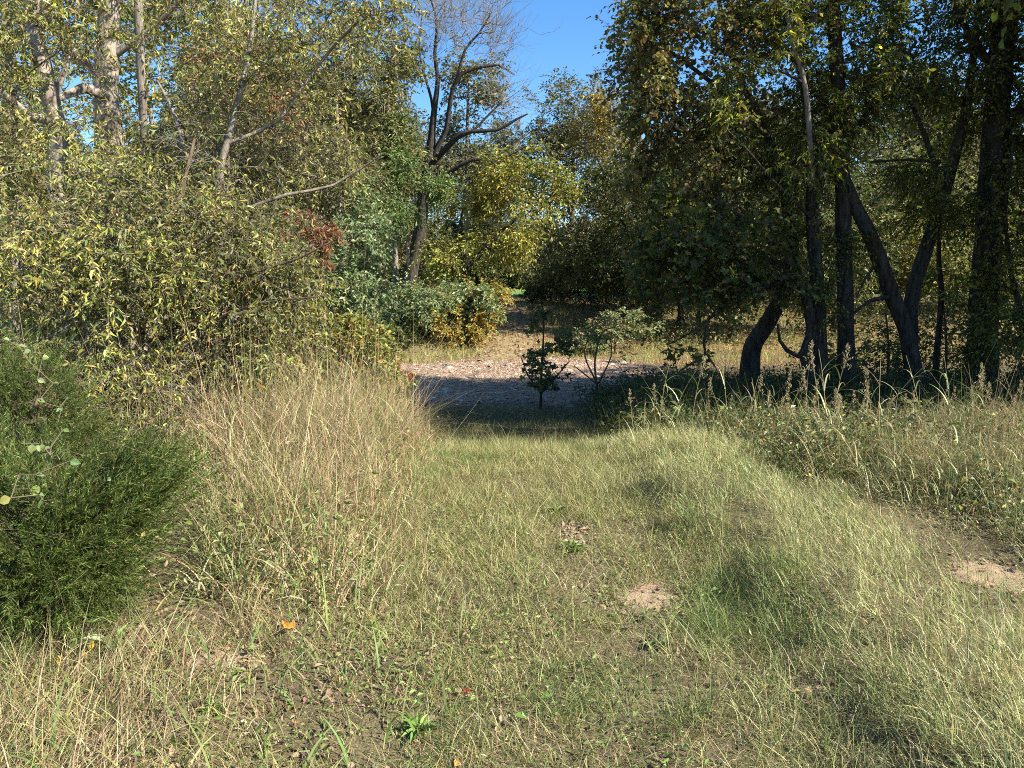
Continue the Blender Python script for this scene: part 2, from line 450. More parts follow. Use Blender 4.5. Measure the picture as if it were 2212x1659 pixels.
def tree(name, label, cat, trunks, blobs, spec, bark, group=None, step=0.35, wig=0.10, twigs=True, tip=0.0035,
         clump=7, spread=0.30, twig_col=(.09, .07, .055), extra=None, sides=12, arch=0.06, rough=0.08, ground_it=True, limb_mat=None, bmat=None, exp=2.35):
    """trunks: polylines of (px, py, distance, width in px); the first one is carried down to the ground."""
    lines = []
    for ti, tr in enumerate(trunks):
        P = np.array([at(a, b, c) for a, b, c, w in tr]); r = np.array([w / 2 / F * c for a, b, c, w in tr])
        if ti == 0 and ground_it:
            g = P[0].copy(); g[2] = float(height(g[0], g[1])) - 0.12
            if P[0][2] - g[2] > 0.25:
                P = np.vstack([g, P]); r = np.concatenate([[r[0] * 1.35], r])
            else:
                P[0] = g
        Lp, Lr = smooth_line(P, r, (0.12 if ti == 0 else 0.22) if P[0][1] < 20 else 0.5)
        if ti == 0 and ground_it: Lr = Lr * (1 + .6 * np.exp(-np.maximum(0, Lp[:, 2] - Lp[0, 2] - .1) / (.9 * Lr[0] + .12)))
        lines.append((Lp, Lr))
    base = lines[0][0][0].copy()
    root = empty(name, base); tag(root, label, cat, group)
    T = blob_points(blobs, clump, spread)
    if extra is not None: T = np.vstack([T, extra]) if len(T) else extra
    if len(T):
        gz = height(T[:, 0], T[:, 1]); T[:, 2] = np.maximum(T[:, 2], gz + 0.15)
    tm = MB(); limb_tube(tm, lines[0][0], lines[0][1], sides, np.array([.1, .1, .1]), rough, int(rng.integers(99)))
    tm.obj('trunk', bark, root, True, base)
    X, PAR, R, nf, tips = grow(lines, T, step, wig, tip, e=exp, arch=arch)
    bm = MB()
    for L in lines[1:]:
        lm = MB(); limb_tube(lm, L[0], L[1], max(6, sides - 4), np.array(twig_col), rough, int(rng.integers(99))); lm.obj('limb', limb_mat if limb_mat and L is lines[1] else bark, root, True, base)
    if len(X) > nf:
        i = np.arange(nf, len(X)); A, B = X[PAR[i]], X[i]
        ra = np.where(PAR[i] < nf, np.minimum(R[i] * 1.2, R[PAR[i]]), R[PAR[i]]); rb = R[i]
        thick = ra > 0.012
        tubes(bm, A[thick], B[thick], ra[thick], rb[thick], 6, np.array(twig_col))
        tubes(bm, A[~thick], B[~thick], ra[~thick], rb[~thick], 3, np.array(twig_col))
    if spec:
        cm = MB()
        sprigs(cm, X, PAR, tips, spec, T.mean(0) if len(T) else base, bm if twigs else None, twig_col)
        cm.obj('crown', spec.get('mat', M_LEAF), root, False, base)
    if bm.n: bm.obj('branches', bmat or bark, root, True, base)
    return root

M_BR = {b.name: b for b in (B_PALE, B_DARK, B_GREY, B_BROWN)}

def copy_tree(root, loc, rotz, s, label, group, cat=None):
    r = root.copy(); COL.objects.link(r)
    r.location = loc; r.rotation_euler = (0, 0, rotz); r.scale = (s, s, s)
    r['label'] = label; r['group'] = group
    if cat: r['category'] = cat
    for ch in list(root.children):
        c = ch.copy(); COL.objects.link(c); c.parent = r
    return r

# ================================================================== SETTING
def axis(parts):
    out = [np.arange(a, b, s) for a, b, s in parts]
    return np.unique(np.round(np.concatenate(out), 4))

def grid_sheet(name, xs, ys, zf, mat, keep=None, label=None):
    X, Y = np.meshgrid(xs, ys)
    Z = zf(X, Y)
    V = np.stack([X, Y, Z], -1).reshape(-1, 3)
    nx = len(xs); i, j = np.meshgrid(np.arange(len(xs) - 1), np.arange(len(ys) - 1))
    a = (j * nx + i).ravel(); q = np.stack([a, a + 1, a + 1 + nx, a + nx], 1)
    if keep is not None:
        k = keep(X, Y).ravel(); q = q[k[q].any(1)]
    o = link(name, mesh_data(name, V, [q], None, mat, True))
    return tag(o, label, None, None, 'structure')

M_GROUND = soil_mat('soil_and_thatch', [(.25, (.065, .046, .03)), (.42, (.14, .105, .065)), (.55, (.22, .18, .10)), (.72, (.13, .13, .05))], 1.6, 0.03, 55)
M_CREEK = soil_mat('creek_gravel', [(.3, (.22, .155, .11)), (.5, (.36, .265, .19)), (.7, (.44, .335, .25))], 1.1, 0.03, 25, 26)
M_PATH = soil_mat('dirt_track', [(.3, (.15, .11, .06)), (.5, (.25, .19, .11)), (.7, (.28, .25, .12))], 0.8, 0.03, 12)
M_FIELD = soil_mat('field_turf', [(.3, (.09, .17, .045)), (.5, (.13, .23, .06)), (.7, (.18, .27, .08))], 0.25, 0.05, 6)
M_SAND = soil_mat('bare_sand', [(.3, (.27, .185, .115)), (.5, (.38, .27, .175)), (.7, (.46, .34, .23))], 9, 0.012, 120)

xs = axis([(-400, -60, 40), (-60, -14, 3), (-14, -6, .5), (-6, 6, .14), (6, 14, .5), (14, 60, 3), (60, 401, 40)])
ys = axis([(-40, 0, 4), (0, 14, .14), (14, 34, .35), (34, 70, 1.5), (70, 140, 8), (140, 600, 60)])
grid_sheet('ground', xs, ys, height, M_GROUND, label='rough grassy ground falling to a dry creek and rising again')

def creek_m(x, y):
    e1 = 15.9 + 2.2 * (fbm(x * .25, y * 0, 41) - .5) + 0.9 * ss(1.0, 4, x)
    e2 = 24.6 + 2.0 * (fbm(x * .3, y * 0, 43) - .5) + 1.0 * ss(-1, 2, x) - 5.5 * ss(3, 6, x)
    return np.minimum(y - e1, e2 - y) + 0.5 * (fbm(x * 1.3, y * 1.3, 45) - .5)
grid_sheet('creek_bed', axis([(-18, 18, .2)]), axis([(13, 27.5, .2)]),
           lambda x, y: height(x, y) + np.clip(creek_m(x, y) * 0.08, -0.06, 0.04), M_CREEK, lambda x, y: creek_m(x, y) > -0.6,
           'pinkish tan gravel and fallen leaves on the dry creek bed')
def path_m(x, y):
    w = 1.25 - 0.008 * (y - 27) + 0.5 * (fbm(x * .6, y * .6, 51) - .5)
    return w - np.abs(x + 0.02)
grid_sheet('path', axis([(-2.4, 2.5, .15)]), axis([(24, 60, .35)]),
           lambda x, y: height(x, y) + np.clip(path_m(x, y) * 0.08, -0.06, 0.04), M_PATH, lambda x, y: path_m(x, y) > -0.5,
           'brown dirt track climbing the far bank')
grid_sheet('field', axis([(-60, 60, 2)]), axis([(57, 125, 2)]), lambda x, y: height(x, y) + np.minimum(0.05, (y - 58) * .05), M_FIELD, None,
           'bright green mown field beyond the far bank')

# ------------------------------------------------------------------ grass
def blades(mb, P2, L, w, lean_dir, th0, curve, col, seg=3, zoff=-0.01, tipw=0.12):
    """Curved tapering blades: th0 start angle from upright, curve added along the blade."""
    N = len(P2)
    if N == 0: return
    L = np.broadcast_to(L, (N,)); w = np.broadcast_to(w, (N,))
    base = np.stack([P2[:, 0], P2[:, 1], height(P2[:, 0], P2[:, 1]) + zoff], 1)
    hx = np.cos(lean_dir); hy = np.sin(lean_dir)
    side = rng.random(N) * 2 * math.pi
    sx, sy = np.cos(side), np.sin(side)
    pts = [base]; p = base.copy()
    for s in range(seg):
        th = th0 + curve * (s + 0.5) / seg
        p = p + np.stack([np.sin(th) * hx, np.sin(th) * hy, np.cos(th)], 1) * (L / seg)[:, None]
        pts.append(p.copy())
    V = []
    sv = np.stack([sx, sy, np.zeros(N)], 1)
    for s, q in enumerate(pts[:-1]):
        t = s / seg
        hw = (w * (1 - (1 - tipw) * t ** 1.6) * 0.5)[:, None]
        V += [q - sv * hw, q + sv * hw]
    V.append(pts[-1])
    V = np.stack(V, 1)
    nv = V.shape[1]
    off = (np.arange(N) * nv)[:, None, None]
    q = np.array([[2 * s, 2 * s + 1, 2 * s + 3, 2 * s + 2] for s in range(seg - 1)]).reshape(-1, 4)
    t = np.array([[2 * seg - 2, 2 * seg - 1, 2 * seg]])
    fs = [(t[None] + off).reshape(-1, 3)]
    if len(q): fs.insert(0, (q[None] + off).reshape(-1, 4))
    mb.add(V, fs, np.repeat(col, nv, 0))

def rect(n, x0, x1, y0, y1, dens=None):
    P = np.stack([rng.uniform(x0, x1, n), rng.uniform(y0, y1, n)], 1)
    if dens is not None: P = P[rng.random(n) < dens(P[:, 0], P[:, 1])]
    return P

def in_view(P, m=0.35):
    return np.abs(P[:, 0]) < P[:, 1] * 0.70 + m

DIRT = [(0.72, 3.60, .16, .19), (0.40, 4.55, .13, .30), (2.60, 3.75, .22, .20), (-1.24, 2.80, .15, .09), (1.16, 2.66, .05, .07)]
def bare(x, y):
    """1 on open soil, 0 under grass."""
    b = np.zeros_like(x)
    for cx, cy, rx, ry in DIRT:
        d = np.sqrt(((x - cx) / rx) ** 2 + ((y - cy) / ry) ** 2) + 0.5 * (fbm(x * 7, y * 7, 61) - .5)
        b = np.maximum(b, .93 * (1 - ss(0.6, 1.05, d)))
    return b

def gnd(px, py):
    """Ground point seen at (px, py) on the near level ground."""
    dyc = (py - 829.5) / F
    d = FW + RT * (px - 1106) / F - UP * dyc
    z = 0.0
    for _ in range(6):
        p = CAM + d * ((z - CAM[2]) / d[2]); z = float(height(p[0], p[1]))
    return p

def clumped(n, k, x0, x1, y0, y1, sd, dens=None):
    """n points gathered round k tussock centres; also the direction away from the centre."""
    c = rect(k, x0, x1, y0, y1, dens); i = rng.integers(0, len(c), n)
    o = rng.normal(size=(n, 2)) * sd * np.exp(rng.normal(0, .5, len(c)))[i][:, None]
    return c[i] + o, np.arctan2(o[:, 1], o[:, 0]), i

def herb_leaves(mb, P, h, size, pal, tmpl, up=.9, lift=.45):
    N = len(P)
    z = height(P[:, 0], P[:, 1]) + h
    d = unit(N); d[:, 2] *= lift
    n = np.array([0, 0, up]) + rng.normal(size=(N, 3)) * .5
    scatter(mb, tmpl, np.stack([P[:, 0], P[:, 1], z], 1), frames(d, n), size * np.exp(rng.normal(0, .3, N)), pick(pal, N))

def s_of(P): return P[:, 0] - path_c(P[:, 1])

# mown track
mb = MB()
P = rect(300000, -2.4, 2.6, 1.9, 9.6); P = P[in_view(P)]
s = s_of(P); wgt = ss(-1.45, -0.75, s) * (1 - ss(0.75, 1.35, s)) * (1 - bare(P[:, 0], P[:, 1]))
wgt *= (0.45 + 0.55 * ss(.28, .5, fbm(P[:, 0] * 1.6, P[:, 1] * 1.6, 63))) * (.5 + .5 * ss(.36, .56, fbm(P[:, 0] * 5.5, P[:, 1] * 5.5, 64, 3)))
wgt *= 1 - 0.55 * ss(-.2, -.9, s) * (1 - ss(2.6, 3.6, P[:, 1]))
wgt *= 1 - .45 * np.exp(-((s - .12) / .16) ** 2) * ss(5.4, 4.2, P[:, 1])
P = P[rng.random(len(P)) < wgt]
N = len(P); hgt = 0.035 + 0.05 * fbm(P[:, 0] * 5.5, P[:, 1] * 5.5, 64, 3) + 0.10 * fbm(P[:, 0] * 1.1, P[:, 1] * 1.1, 65) ** 1.3 + 0.04 * ss(6.6, 8.3, P[:, 1])
c = pick(G_MOWN, N)
green = fbm(P[:, 0] * .9, P[:, 1] * .9, 67) > .58
c[green] = pick(G_GREEN, int(green.sum()))
pale = fbm(P[:, 0] * .8 + 9, P[:, 1] * .8, 69) > .60
c[pale] = pick(G_LODGED, int(pale.sum()))
blades(mb, P, hgt * np.exp(rng.normal(0, .35, N)), rng.uniform(.002, .0042, N), rng.random(N) * 6.283, np.abs(rng.normal(.45, .4, N)), rng.uniform(.2, 1.5, N), c, 3)
P = rect(80000, -2.4, 4.4, 1.9, 8.2); P = P[in_view(P)]; P = P[rng.random(len(P)) < 1 - .85 * bare(P[:, 0], P[:, 1])]; N = len(P)
blades(mb, P, rng.uniform(.025, .09, N), rng.uniform(.0016, .0034, N), rng.random(N) * 6.283, rng.normal(1.42, .16, N), rng.uniform(-.2, .4, N), pick([(3, (.30, .24, .14)), (2, (.22, .16, .09)), (1, (.42, .35, .22)), (2, (.12, .09, .055)), (2, (.20, .22, .075))], N, .25), 2, zoff=rng.uniform(.004, .03, N))
tag(mb.obj('grass', M_GRASS), 'short pale green and straw coloured grass on the mown track', 'grass', None, 'stuff')

# long lodged grass on the right of the track, blades lying over towards it
mb = MB()
P, away, ci = clumped(210000, 1500, .6, 5.2, 1.9, 9.4, .07); k_ = in_view(P); P, away, ci = P[k_], away[k_], ci[k_]
s = s_of(P); wgt = ss(.75, 1.15, s + .3 * (fbm(P[:, 0] * 2, P[:, 1] * 2, 70) - .5)) * (1 - ss(2.0, 2.9, s - 0.5 * (1 - ss(3.2, 5, P[:, 1])))) * (1 - .45 * ss(4.2, 3.0, P[:, 1]) * ss(1.5, 1.9, s)) * (1 - 0.9 * bare(P[:, 0], P[:, 1]))
rg0 = np.exp(-((s - 1.35) / .5) ** 2)
wgt *= (0.14 + .5 * rg0) + (0.86 - .5 * rg0) * ss(.40, .56, fbm(P[:, 0] * 2.0, P[:, 1] * 1.3, 71))
k_ = rng.random(len(P)) < wgt; P, away, ci = P[k_], away[k_], ci[k_]; N = len(P)
band = .12 * np.exp(-((s_of(P) - 1.45) / .4) ** 2) + fbm(P[:, 0] * 2.6 + P[:, 1] * .55, P[:, 1] * .7, 73) + rng.normal(0, .06, 1500)[ci]
c = pick(G_LODGED, N, .24); lo = band < .45
c[lo] = pick(G_GREEN + [(2, (.22, .22, .09))], int(lo.sum()), .24)
main = math.radians(140) + 2.2 * (fbm(P[:, 0] * .8, P[:, 1] * .8, 75) - .5)
ld = np.arctan2(np.sin(main) * 1.1 + np.sin(away) * .8 + rng.normal(0, .9, N), np.cos(main) * 1.1 + np.cos(away) * .8 + rng.normal(0, .9, N))
rg = np.exp(-((s_of(P) - 1.35) / .42) ** 2)
can = (.04 + .10 * rg * (1 - .7 * ss(5.8, 7.6, P[:, 1])) + .20 * fbm(P[:, 0] * 1.6, P[:, 1] * 1.6, 77)) * np.exp(rng.normal(0, .2, 1500))[ci]
blades(mb, P, rng.uniform(.04, .14, N), rng.uniform(.002, .0038, N), ld, np.clip(rng.normal(.6, .42, N), 0, 1.6), rng.uniform(.0, 1.2, N), c, 3, zoff=can * rng.random(N) ** .8 - .01)
# pale lip of tall fine grass at the top of the bank, both sides of the track
P, away, ci = clumped(46000, 900, -2.6, 3.2, 5.8, 8.2, .08)
P = P[rng.random(len(P)) < 0.15 + 0.85 * ss(.35, 1.3, np.abs(s_of(P) - .1))]; N = len(P)
blades(mb, P, (.035 + .14 * ss(.5, 1.5, np.abs(s_of(P)))) * np.exp(rng.normal(0, .25, N)), rng.uniform(.003, .005, N), rng.random(N) * 6.283,
       np.abs(rng.normal(.35, .3, N)), rng.uniform(.1, 1.2, N), pick([(3, (.46, .41, .21)), (2, (.34, .32, .13)), (2, (.25, .25, .09)), (.6, (.42, .29, .18))], N), 3)
P = rect(60000, -1.4, 4.6, 1.9, 8.6); P = P[in_view(P)]; k_ = ss(-.9, -.4, s_of(P)) * (.25 + .75 * ss(.6, 1.2, s_of(P))) * (1 - bare(P[:, 0], P[:, 1])); P = P[rng.random(len(P)) < k_]; N = len(P)
hh = np.where(s_of(P) > .9, (.06 + .22 * fbm(P[:, 0] * 1.6, P[:, 1] * 1.6, 77)) * rng.random(N) ** .5, .02 + .06 * rng.random(N))
d = unit(N); d[:, 2] = np.abs(d[:, 2])
scatter(mb, NARROW, np.stack([P[:, 0], P[:, 1], height(P[:, 0], P[:, 1]) + hh], 1), frames(d, unit(N)), .013 * np.exp(rng.normal(0, .4, N)), pick([(2, (.44, .38, .22)), (2, (.30, .27, .12)), (1, (.20, .16, .09)), (1, (.18, .22, .07))], N))
tag(mb.obj('tall_grass', M_GRASS), 'long pale seeding grass leaning over beside the track', 'grass', None, 'stuff')

# brown standing grass on the left
mb = MB()
P, away, ci = clumped(150000, 1300, -4.6, -.5, 3.2, 9.2, .075); k_ = in_view(P); P, away, ci = P[k_], away[k_], ci[k_]
s = s_of(P); edge = s - 0.35 * ss(5, 3.3, P[:, 1])
wgt = (1 - ss(-1.35, -.8, edge + .3 * (fbm(P[:, 0] * 2, P[:, 1] * 2, 78) - .5))) * ss(3.1, 3.9, P[:, 1] + .5 * (fbm(P[:, 0] * 2, P[:, 1] * 2, 79) - .5))
wgt *= 1 - 0.97 * ss(-1.65, -2.0, s) * (1 - .6 * ss(4.6, 5.6, P[:, 1]))
wgt *= (.10 + .90 * ss(.38, .55, fbm(P[:, 0] * 2.2, P[:, 1] * 2.2, 81))) * (.5 + .5 * ss(.38, .55, fbm(P[:, 0] * 5, P[:, 1] * 5, 82, 3)))
k_ = rng.random(len(P)) < wgt; P, away, ci = P[k_], away[k_], ci[k_]; N = len(P); s = s_of(P)
mix = fbm(P[:, 0] * 1.3, P[:, 1] * 1.3, 83) + .10 * ss(5.2, 3.6, P[:, 1]) + rng.normal(0, .07, 1300)[ci]
c = pick(G_BROWN, N, .26); g = mix > .71; c[g] = pick(G_GREEN, int(g.sum()), .24)
tall = (.30 + .40 * ss(-.75, -1.3, s)) * (.5 + .9 * fbm(P[:, 0] * 1.4, P[:, 1] * 1.4, 85)) * np.exp(rng.normal(0, .25, 1300))[ci]
ld = away + rng.normal(0, .7, N)
lw = rng.random(N) < .5
blades(mb, P, np.where(lw, tall * np.exp(rng.normal(0, .3, N)), rng.uniform(.07, .24, N)), rng.uniform(.002, .0045, N), ld, np.abs(rng.normal(np.where(lw, .25, .6), .4)), rng.uniform(-.4, 1.8, N), c, 4, zoff=np.where(lw, -.01, tall * rng.random(N) * .8))
P = rect(6000, -2.6, -.7, 3.2, 7.6); P = P[rng.random(len(P)) < (1 - ss(-1.3, -.8, s_of(P)))]
herb_leaves(mb, P, rng.uniform(.05, .42, len(P)), .035, [(3, (.16, .20, .06)), (2, (.24, .24, .08)), (2, (.30, .22, .12)), (1, (.10, .14, .04))], SMALL)
P = rect(3600, -2.5, -.7, 3.3, 6.6); P = P[P[:, 0] > -1.55 - .25 * (P[:, 1] - 3.3)]; P = P[rng.random(len(P)) < (1 - ss(-1.2, -.75, s_of(P)))]; N = len(P)
blades(mb, P, rng.uniform(.15, .42, N), rng.uniform(.006, .012, N), rng.random(N) * 6.283, np.abs(rng.normal(.3, .3, N)), rng.uniform(.5, 2.2, N), pick(G_GREEN + [(5, (.42, .36, .20)), (3, (.34, .25, .14))], N), 5)
tag(mb.obj('dry_grass', M_GRASS), 'tangled brown and straw coloured standing grass left of the track', 'grass', None, 'stuff')

# low mixed cover in the left corner
mb = MB()
P = rect(34000, -3.0, .6, 1.9, 4.0); P = P[in_view(P)]
s = s_of(P); P = P[rng.random(len(P)) < (1 - ss(-.7, .0, s)) * (1 - ss(2.75, 2.95, P[:, 1]) * (P[:, 0] < -1.3)) * (1 - .95 * bare(P[:, 0], P[:, 1])) * (.25 + .75 * ss(.35, .55, fbm(P[:, 0] * 2.2, P[:, 1] * 2.2, 87)))]; N = len(P)
blades(mb, P, (.06 + .16 * ss(-.8, -1.7, P[:, 0])) * np.exp(rng.normal(0, .4, N)), rng.uniform(.0022, .0045, N), rng.random(N) * 6.283, np.abs(rng.normal(.35, .35, N)), rng.uniform(.2, 1.4, N), pick(G_MOWN + G_BROWN, N, .22), 3)
P = rect(6500, -2.3, -.9, 1.95, 2.95); P = P[rng.random(len(P)) < ss(-.95, -1.5, P[:, 0] + .2 * (P[:, 1] - 2.5))]; N = len(P)
blades(mb, P, rng.uniform(.08, .26, N), rng.uniform(.0025, .006, N), math.radians(20) + rng.normal(0, .9, N), np.abs(rng.normal(.8, .45, N)), rng.uniform(.0, 1.6, N), pick(G_BROWN + [(2, (.42, .34, .22))], N), 4)
P = rect(420, -2.6, -.2, 1.95, 3.6); N = len(P)
blades(mb, P, rng.uniform(.12, .30, N), rng.uniform(.007, .013, N), rng.random(N) * 6.283, np.abs(rng.normal(.3, .3, N)), rng.uniform(.6, 1.8, N), pick(G_GREEN, N), 5)
# tiny herb leaves among it and over the track
P = rect(15000, -3, 1.6, 1.9, 5.2); P = P[rng.random(len(P)) < ss(.42, .58, fbm(P[:, 0] * 2.6, P[:, 1] * 2.6, 89)) * (1 - bare(P[:, 0], P[:, 1]))]
herb_leaves(mb, P, rng.uniform(.005, .07, len(P)), .022, [(3, (.14, .20, .05)), (2, (.22, .25, .08)), (1, (.09, .14, .035))], SMALL)
tag(mb.obj('ground_cover', M_GRASS), 'low herbs and thin dead grass in the near left corner', 'ground cover', None, 'stuff')

# fallen leaves and dead bits
mb = MB()
P = rect(12000, -3.2, 3.0, 1.9, 6.0); P = P[in_view(P)]
P = P[rng.random(len(P)) < .12 + .88 * np.maximum(bare(P[:, 0], P[:, 1]) * .35, (1 - ss(-.9, .3, s_of(P))) * (1 - ss(3.2, 4.4, P[:, 1])))]
herb_leaves(mb, P, rng.uniform(.0, .02, len(P)), .026, LITTER, OVATE, 1.2)
P = rect(12000, -11, -2.2, 4.5, 14); herb_leaves(mb, P, rng.uniform(.0, .03, len(P)), .06, LITTER, OVATE, .9)
P = rect(70000, -12, 12, 14, 26.5); P = P[rng.random(len(P)) < np.where(creek_m(P[:, 0], P[:, 1]) > 0, .9, .35)]
herb_leaves(mb, P, rng.uniform(.03, .07, len(P)), .055, [(3, (.36, .24, .15)), (3, (.42, .29, .19)), (2, (.24, .155, .095)), (.4, (.48, .37, .27))], OVATE, 2.5, .12)
P = rect(2600, -1.6, 1.6, 26, 48); herb_leaves(mb, P, rng.uniform(.02, .06, len(P)), .13, LITTER, OVATE, 1.2)
tag(mb.obj('fallen_leaves', M_DRY), 'dry brown and tan fallen leaves lying over the ground and creek', 'leaf litter', None, 'stuff')

# gravel on the creek bed
oct_t = (np.array([[1, 0, 0], [0, 1, 0], [-1, 0, 0], [0, -1, 0], [0, 0, .55], [.65, .6, .2], [-.6, .65, .2], [-.65, -.6, .2], [.6, -.65, .2]], float),
         [np.array([[0, 5, 4], [5, 1, 4], [1, 6, 4], [6, 2, 4], [2, 7, 4], [7, 3, 4], [3, 8, 4], [8, 0, 4]])])
mb = MB(); P = rect(16000, -9, 10, 14, 26.5); P = P[creek_m(P[:, 0], P[:, 1]) > .05]; N = len(P)
d = unit(N); d[:, 2] = 0
scatter(mb, oct_t, np.stack([P[:, 0], P[:, 1], height(P[:, 0], P[:, 1]) + .03], 1), frames(d, np.array([0, 0, 1.0]) + rng.normal(size=(N, 3)) * .2),
        .034 * np.exp(rng.normal(0, .5, N)), pick([(3, (.36, .275, .21)), (2, (.26, .21, .175)), (2, (.44, .35, .28))], N))
tag(mb.obj('gravel', M_STONE), 'rounded tan and grey pebbles strewn over the creek bed', 'gravel', None, 'stuff')

# weeds on the right
mb = MB()
def right_w(P):
    s = s_of(P)
    return ss(1.7, 2.6, s - .9 * (1 - ss(4.4, 6.2, P[:, 1])) * ss(0, 1, 1.2 - s * .1))
P, away, ci = clumped(95000, 1000, 1.5, 7.0, 3.9, 6.7, .09); P = P[in_view(P, .6)]
P = P[rng.random(len(P)) < right_w(P) * (.15 + .85 * ss(.38, .54, fbm(P[:, 0] * 1.9, P[:, 1] * 1.9, 91)))]; N = len(P)
rise = .30 + .14 * ss(4.3, 6.2, P[:, 1])
c = pick(G_WEED, N, .22); br = fbm(P[:, 0] * 1.1, P[:, 1] * 1.1, 93) > .57; c[br] = pick(G_BROWN, int(br.sum()), .2)
lw = rng.random(N) < .4; rise = rise * (.4 + 1.0 * fbm(P[:, 0] * 1.6, P[:, 1] * 1.6, 95))
blades(mb, P, np.where(lw, rise * np.exp(rng.normal(0, .35, N)), rng.uniform(.06, .2, N)), rng.uniform(.0024, .0055, N), rng.random(N) * 6.283, np.abs(rng.normal(.4, .4, N)), rng.uniform(-.2, 1.9, N), c, 4, zoff=np.where(lw, -.01, rise * rng.random(N) * .9))
def herbs(mb, P, hh, nl, size, pal, tmpl, stem=(.16, .13, .07), spread=.12):
    """Upright leafy stems."""
    N = len(P)
    g = height(P[:, 0], P[:, 1]); A = np.stack([P[:, 0], P[:, 1], g], 1)
    tilt = rng.normal(size=(N, 3)) * .18; tilt[:, 2] = 1
    B = A + norm(tilt) * hh[:, None]
    tubes(mb, A, B, np.full(N, .0025), np.full(N, .0012), 3, np.array(stem))
    t = .25 + .75 * rng.random((N, nl))
    Q = A[:, None] + (B - A)[:, None] * t[..., None] + rng.normal(size=(N, nl, 3)) * spread * np.array([1, 1, .4]) * (1.1 - .6 * t)[..., None]
    Q = Q.reshape(-1, 3); d = unit(len(Q)); d[:, 2] = d[:, 2] * .6 - .1
    n = np.array([0, 0, .9]) + rng.normal(size=(len(Q), 3)) * .6
    scatter(mb, tmpl, Q, frames(d, n), size * np.exp(rng.normal(0, .3, len(Q))), pick(pal, len(Q), .22))
P = rect(3000, 1.6, 7.0, 3.9, 7.2); P = P[in_view(P, .6)]; P = P[rng.random(len(P)) < right_w(P) * ss(.40, .62, fbm(P[:, 0] * 1.3 + 4, P[:, 1] * 1.3, 92))]
PAL_HERB = [(3, (.12, .165, .06)), (3, (.18, .215, .085)), (1.5, (.25, .24, .09)), (1, (.30, .20, .11)), (.5, (.38, .33, .07))]
herbs(mb, P, (.22 + .14 * ss(4.3, 6.2, P[:, 1])) * rng.uniform(.4, 1.4, len(P)), 26, .040, PAL_HERB, SMALL)
P = rect(11000, 1.6, 7.0, 3.9, 6.9); P = P[rng.random(len(P)) < right_w(P)]; N = len(P)
blades(mb, P, rng.uniform(.15, .5, N) * (.6 + .9 * fbm(P[:, 0] * 1.7, P[:, 1] * 1.7, 96)), rng.uniform(.003, .008, N), rng.random(N) * 6.283, np.abs(rng.normal(.25, .3, N)), rng.uniform(.4, 2.3, N), pick(G_GREEN + [(2.5, (.46, .40, .24))], N), 5)
tag(mb.obj('weeds', M_GRASS), 'sunlit thicket of leafy weeds and brown stems right of the track', 'weeds', None, 'stuff')

# shaded growth under the trees, both banks of the near side
mb = MB()
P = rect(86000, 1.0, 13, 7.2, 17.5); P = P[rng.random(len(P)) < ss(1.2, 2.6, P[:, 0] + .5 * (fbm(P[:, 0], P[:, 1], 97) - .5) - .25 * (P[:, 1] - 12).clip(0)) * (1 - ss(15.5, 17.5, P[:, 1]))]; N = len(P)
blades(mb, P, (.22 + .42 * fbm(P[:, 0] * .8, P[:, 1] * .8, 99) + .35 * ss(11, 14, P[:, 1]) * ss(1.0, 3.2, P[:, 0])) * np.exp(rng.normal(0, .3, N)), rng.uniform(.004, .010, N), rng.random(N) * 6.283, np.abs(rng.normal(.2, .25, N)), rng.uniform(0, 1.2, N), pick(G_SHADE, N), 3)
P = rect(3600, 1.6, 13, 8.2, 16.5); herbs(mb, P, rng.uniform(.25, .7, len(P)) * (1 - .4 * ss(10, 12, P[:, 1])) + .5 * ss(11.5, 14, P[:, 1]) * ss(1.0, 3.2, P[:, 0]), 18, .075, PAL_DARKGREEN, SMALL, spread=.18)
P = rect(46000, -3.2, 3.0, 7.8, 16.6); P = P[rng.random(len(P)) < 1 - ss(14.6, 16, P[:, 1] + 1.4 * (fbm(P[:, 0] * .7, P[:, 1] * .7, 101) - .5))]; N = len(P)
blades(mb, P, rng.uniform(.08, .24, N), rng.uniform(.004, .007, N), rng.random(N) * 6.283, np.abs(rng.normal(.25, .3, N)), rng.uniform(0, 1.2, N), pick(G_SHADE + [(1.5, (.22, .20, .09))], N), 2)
P = rect(26000, -12, -2.0, 6.5, 16); P = P[rng.random(len(P)) < ss(-2.0, -2.8, P[:, 0])]; N = len(P)
blades(mb, P, rng.uniform(.12, .5, N), rng.uniform(.004, .008, N), rng.random(N) * 6.283, np.abs(rng.normal(.25, .3, N)), rng.uniform(0, 1.2, N), pick(G_WEED, N), 3)
P = rect(1500, -9, -2.3, 6, 13); herbs(mb, P, rng.uniform(.3, 1.0, len(P)), 18, .06, PAL_OLIVE, SMALL, spread=.18)
tag(mb.obj('undergrowth', M_GRASS), 'dark weedy undergrowth beneath the trees on the near bank', 'undergrowth', None, 'stuff')

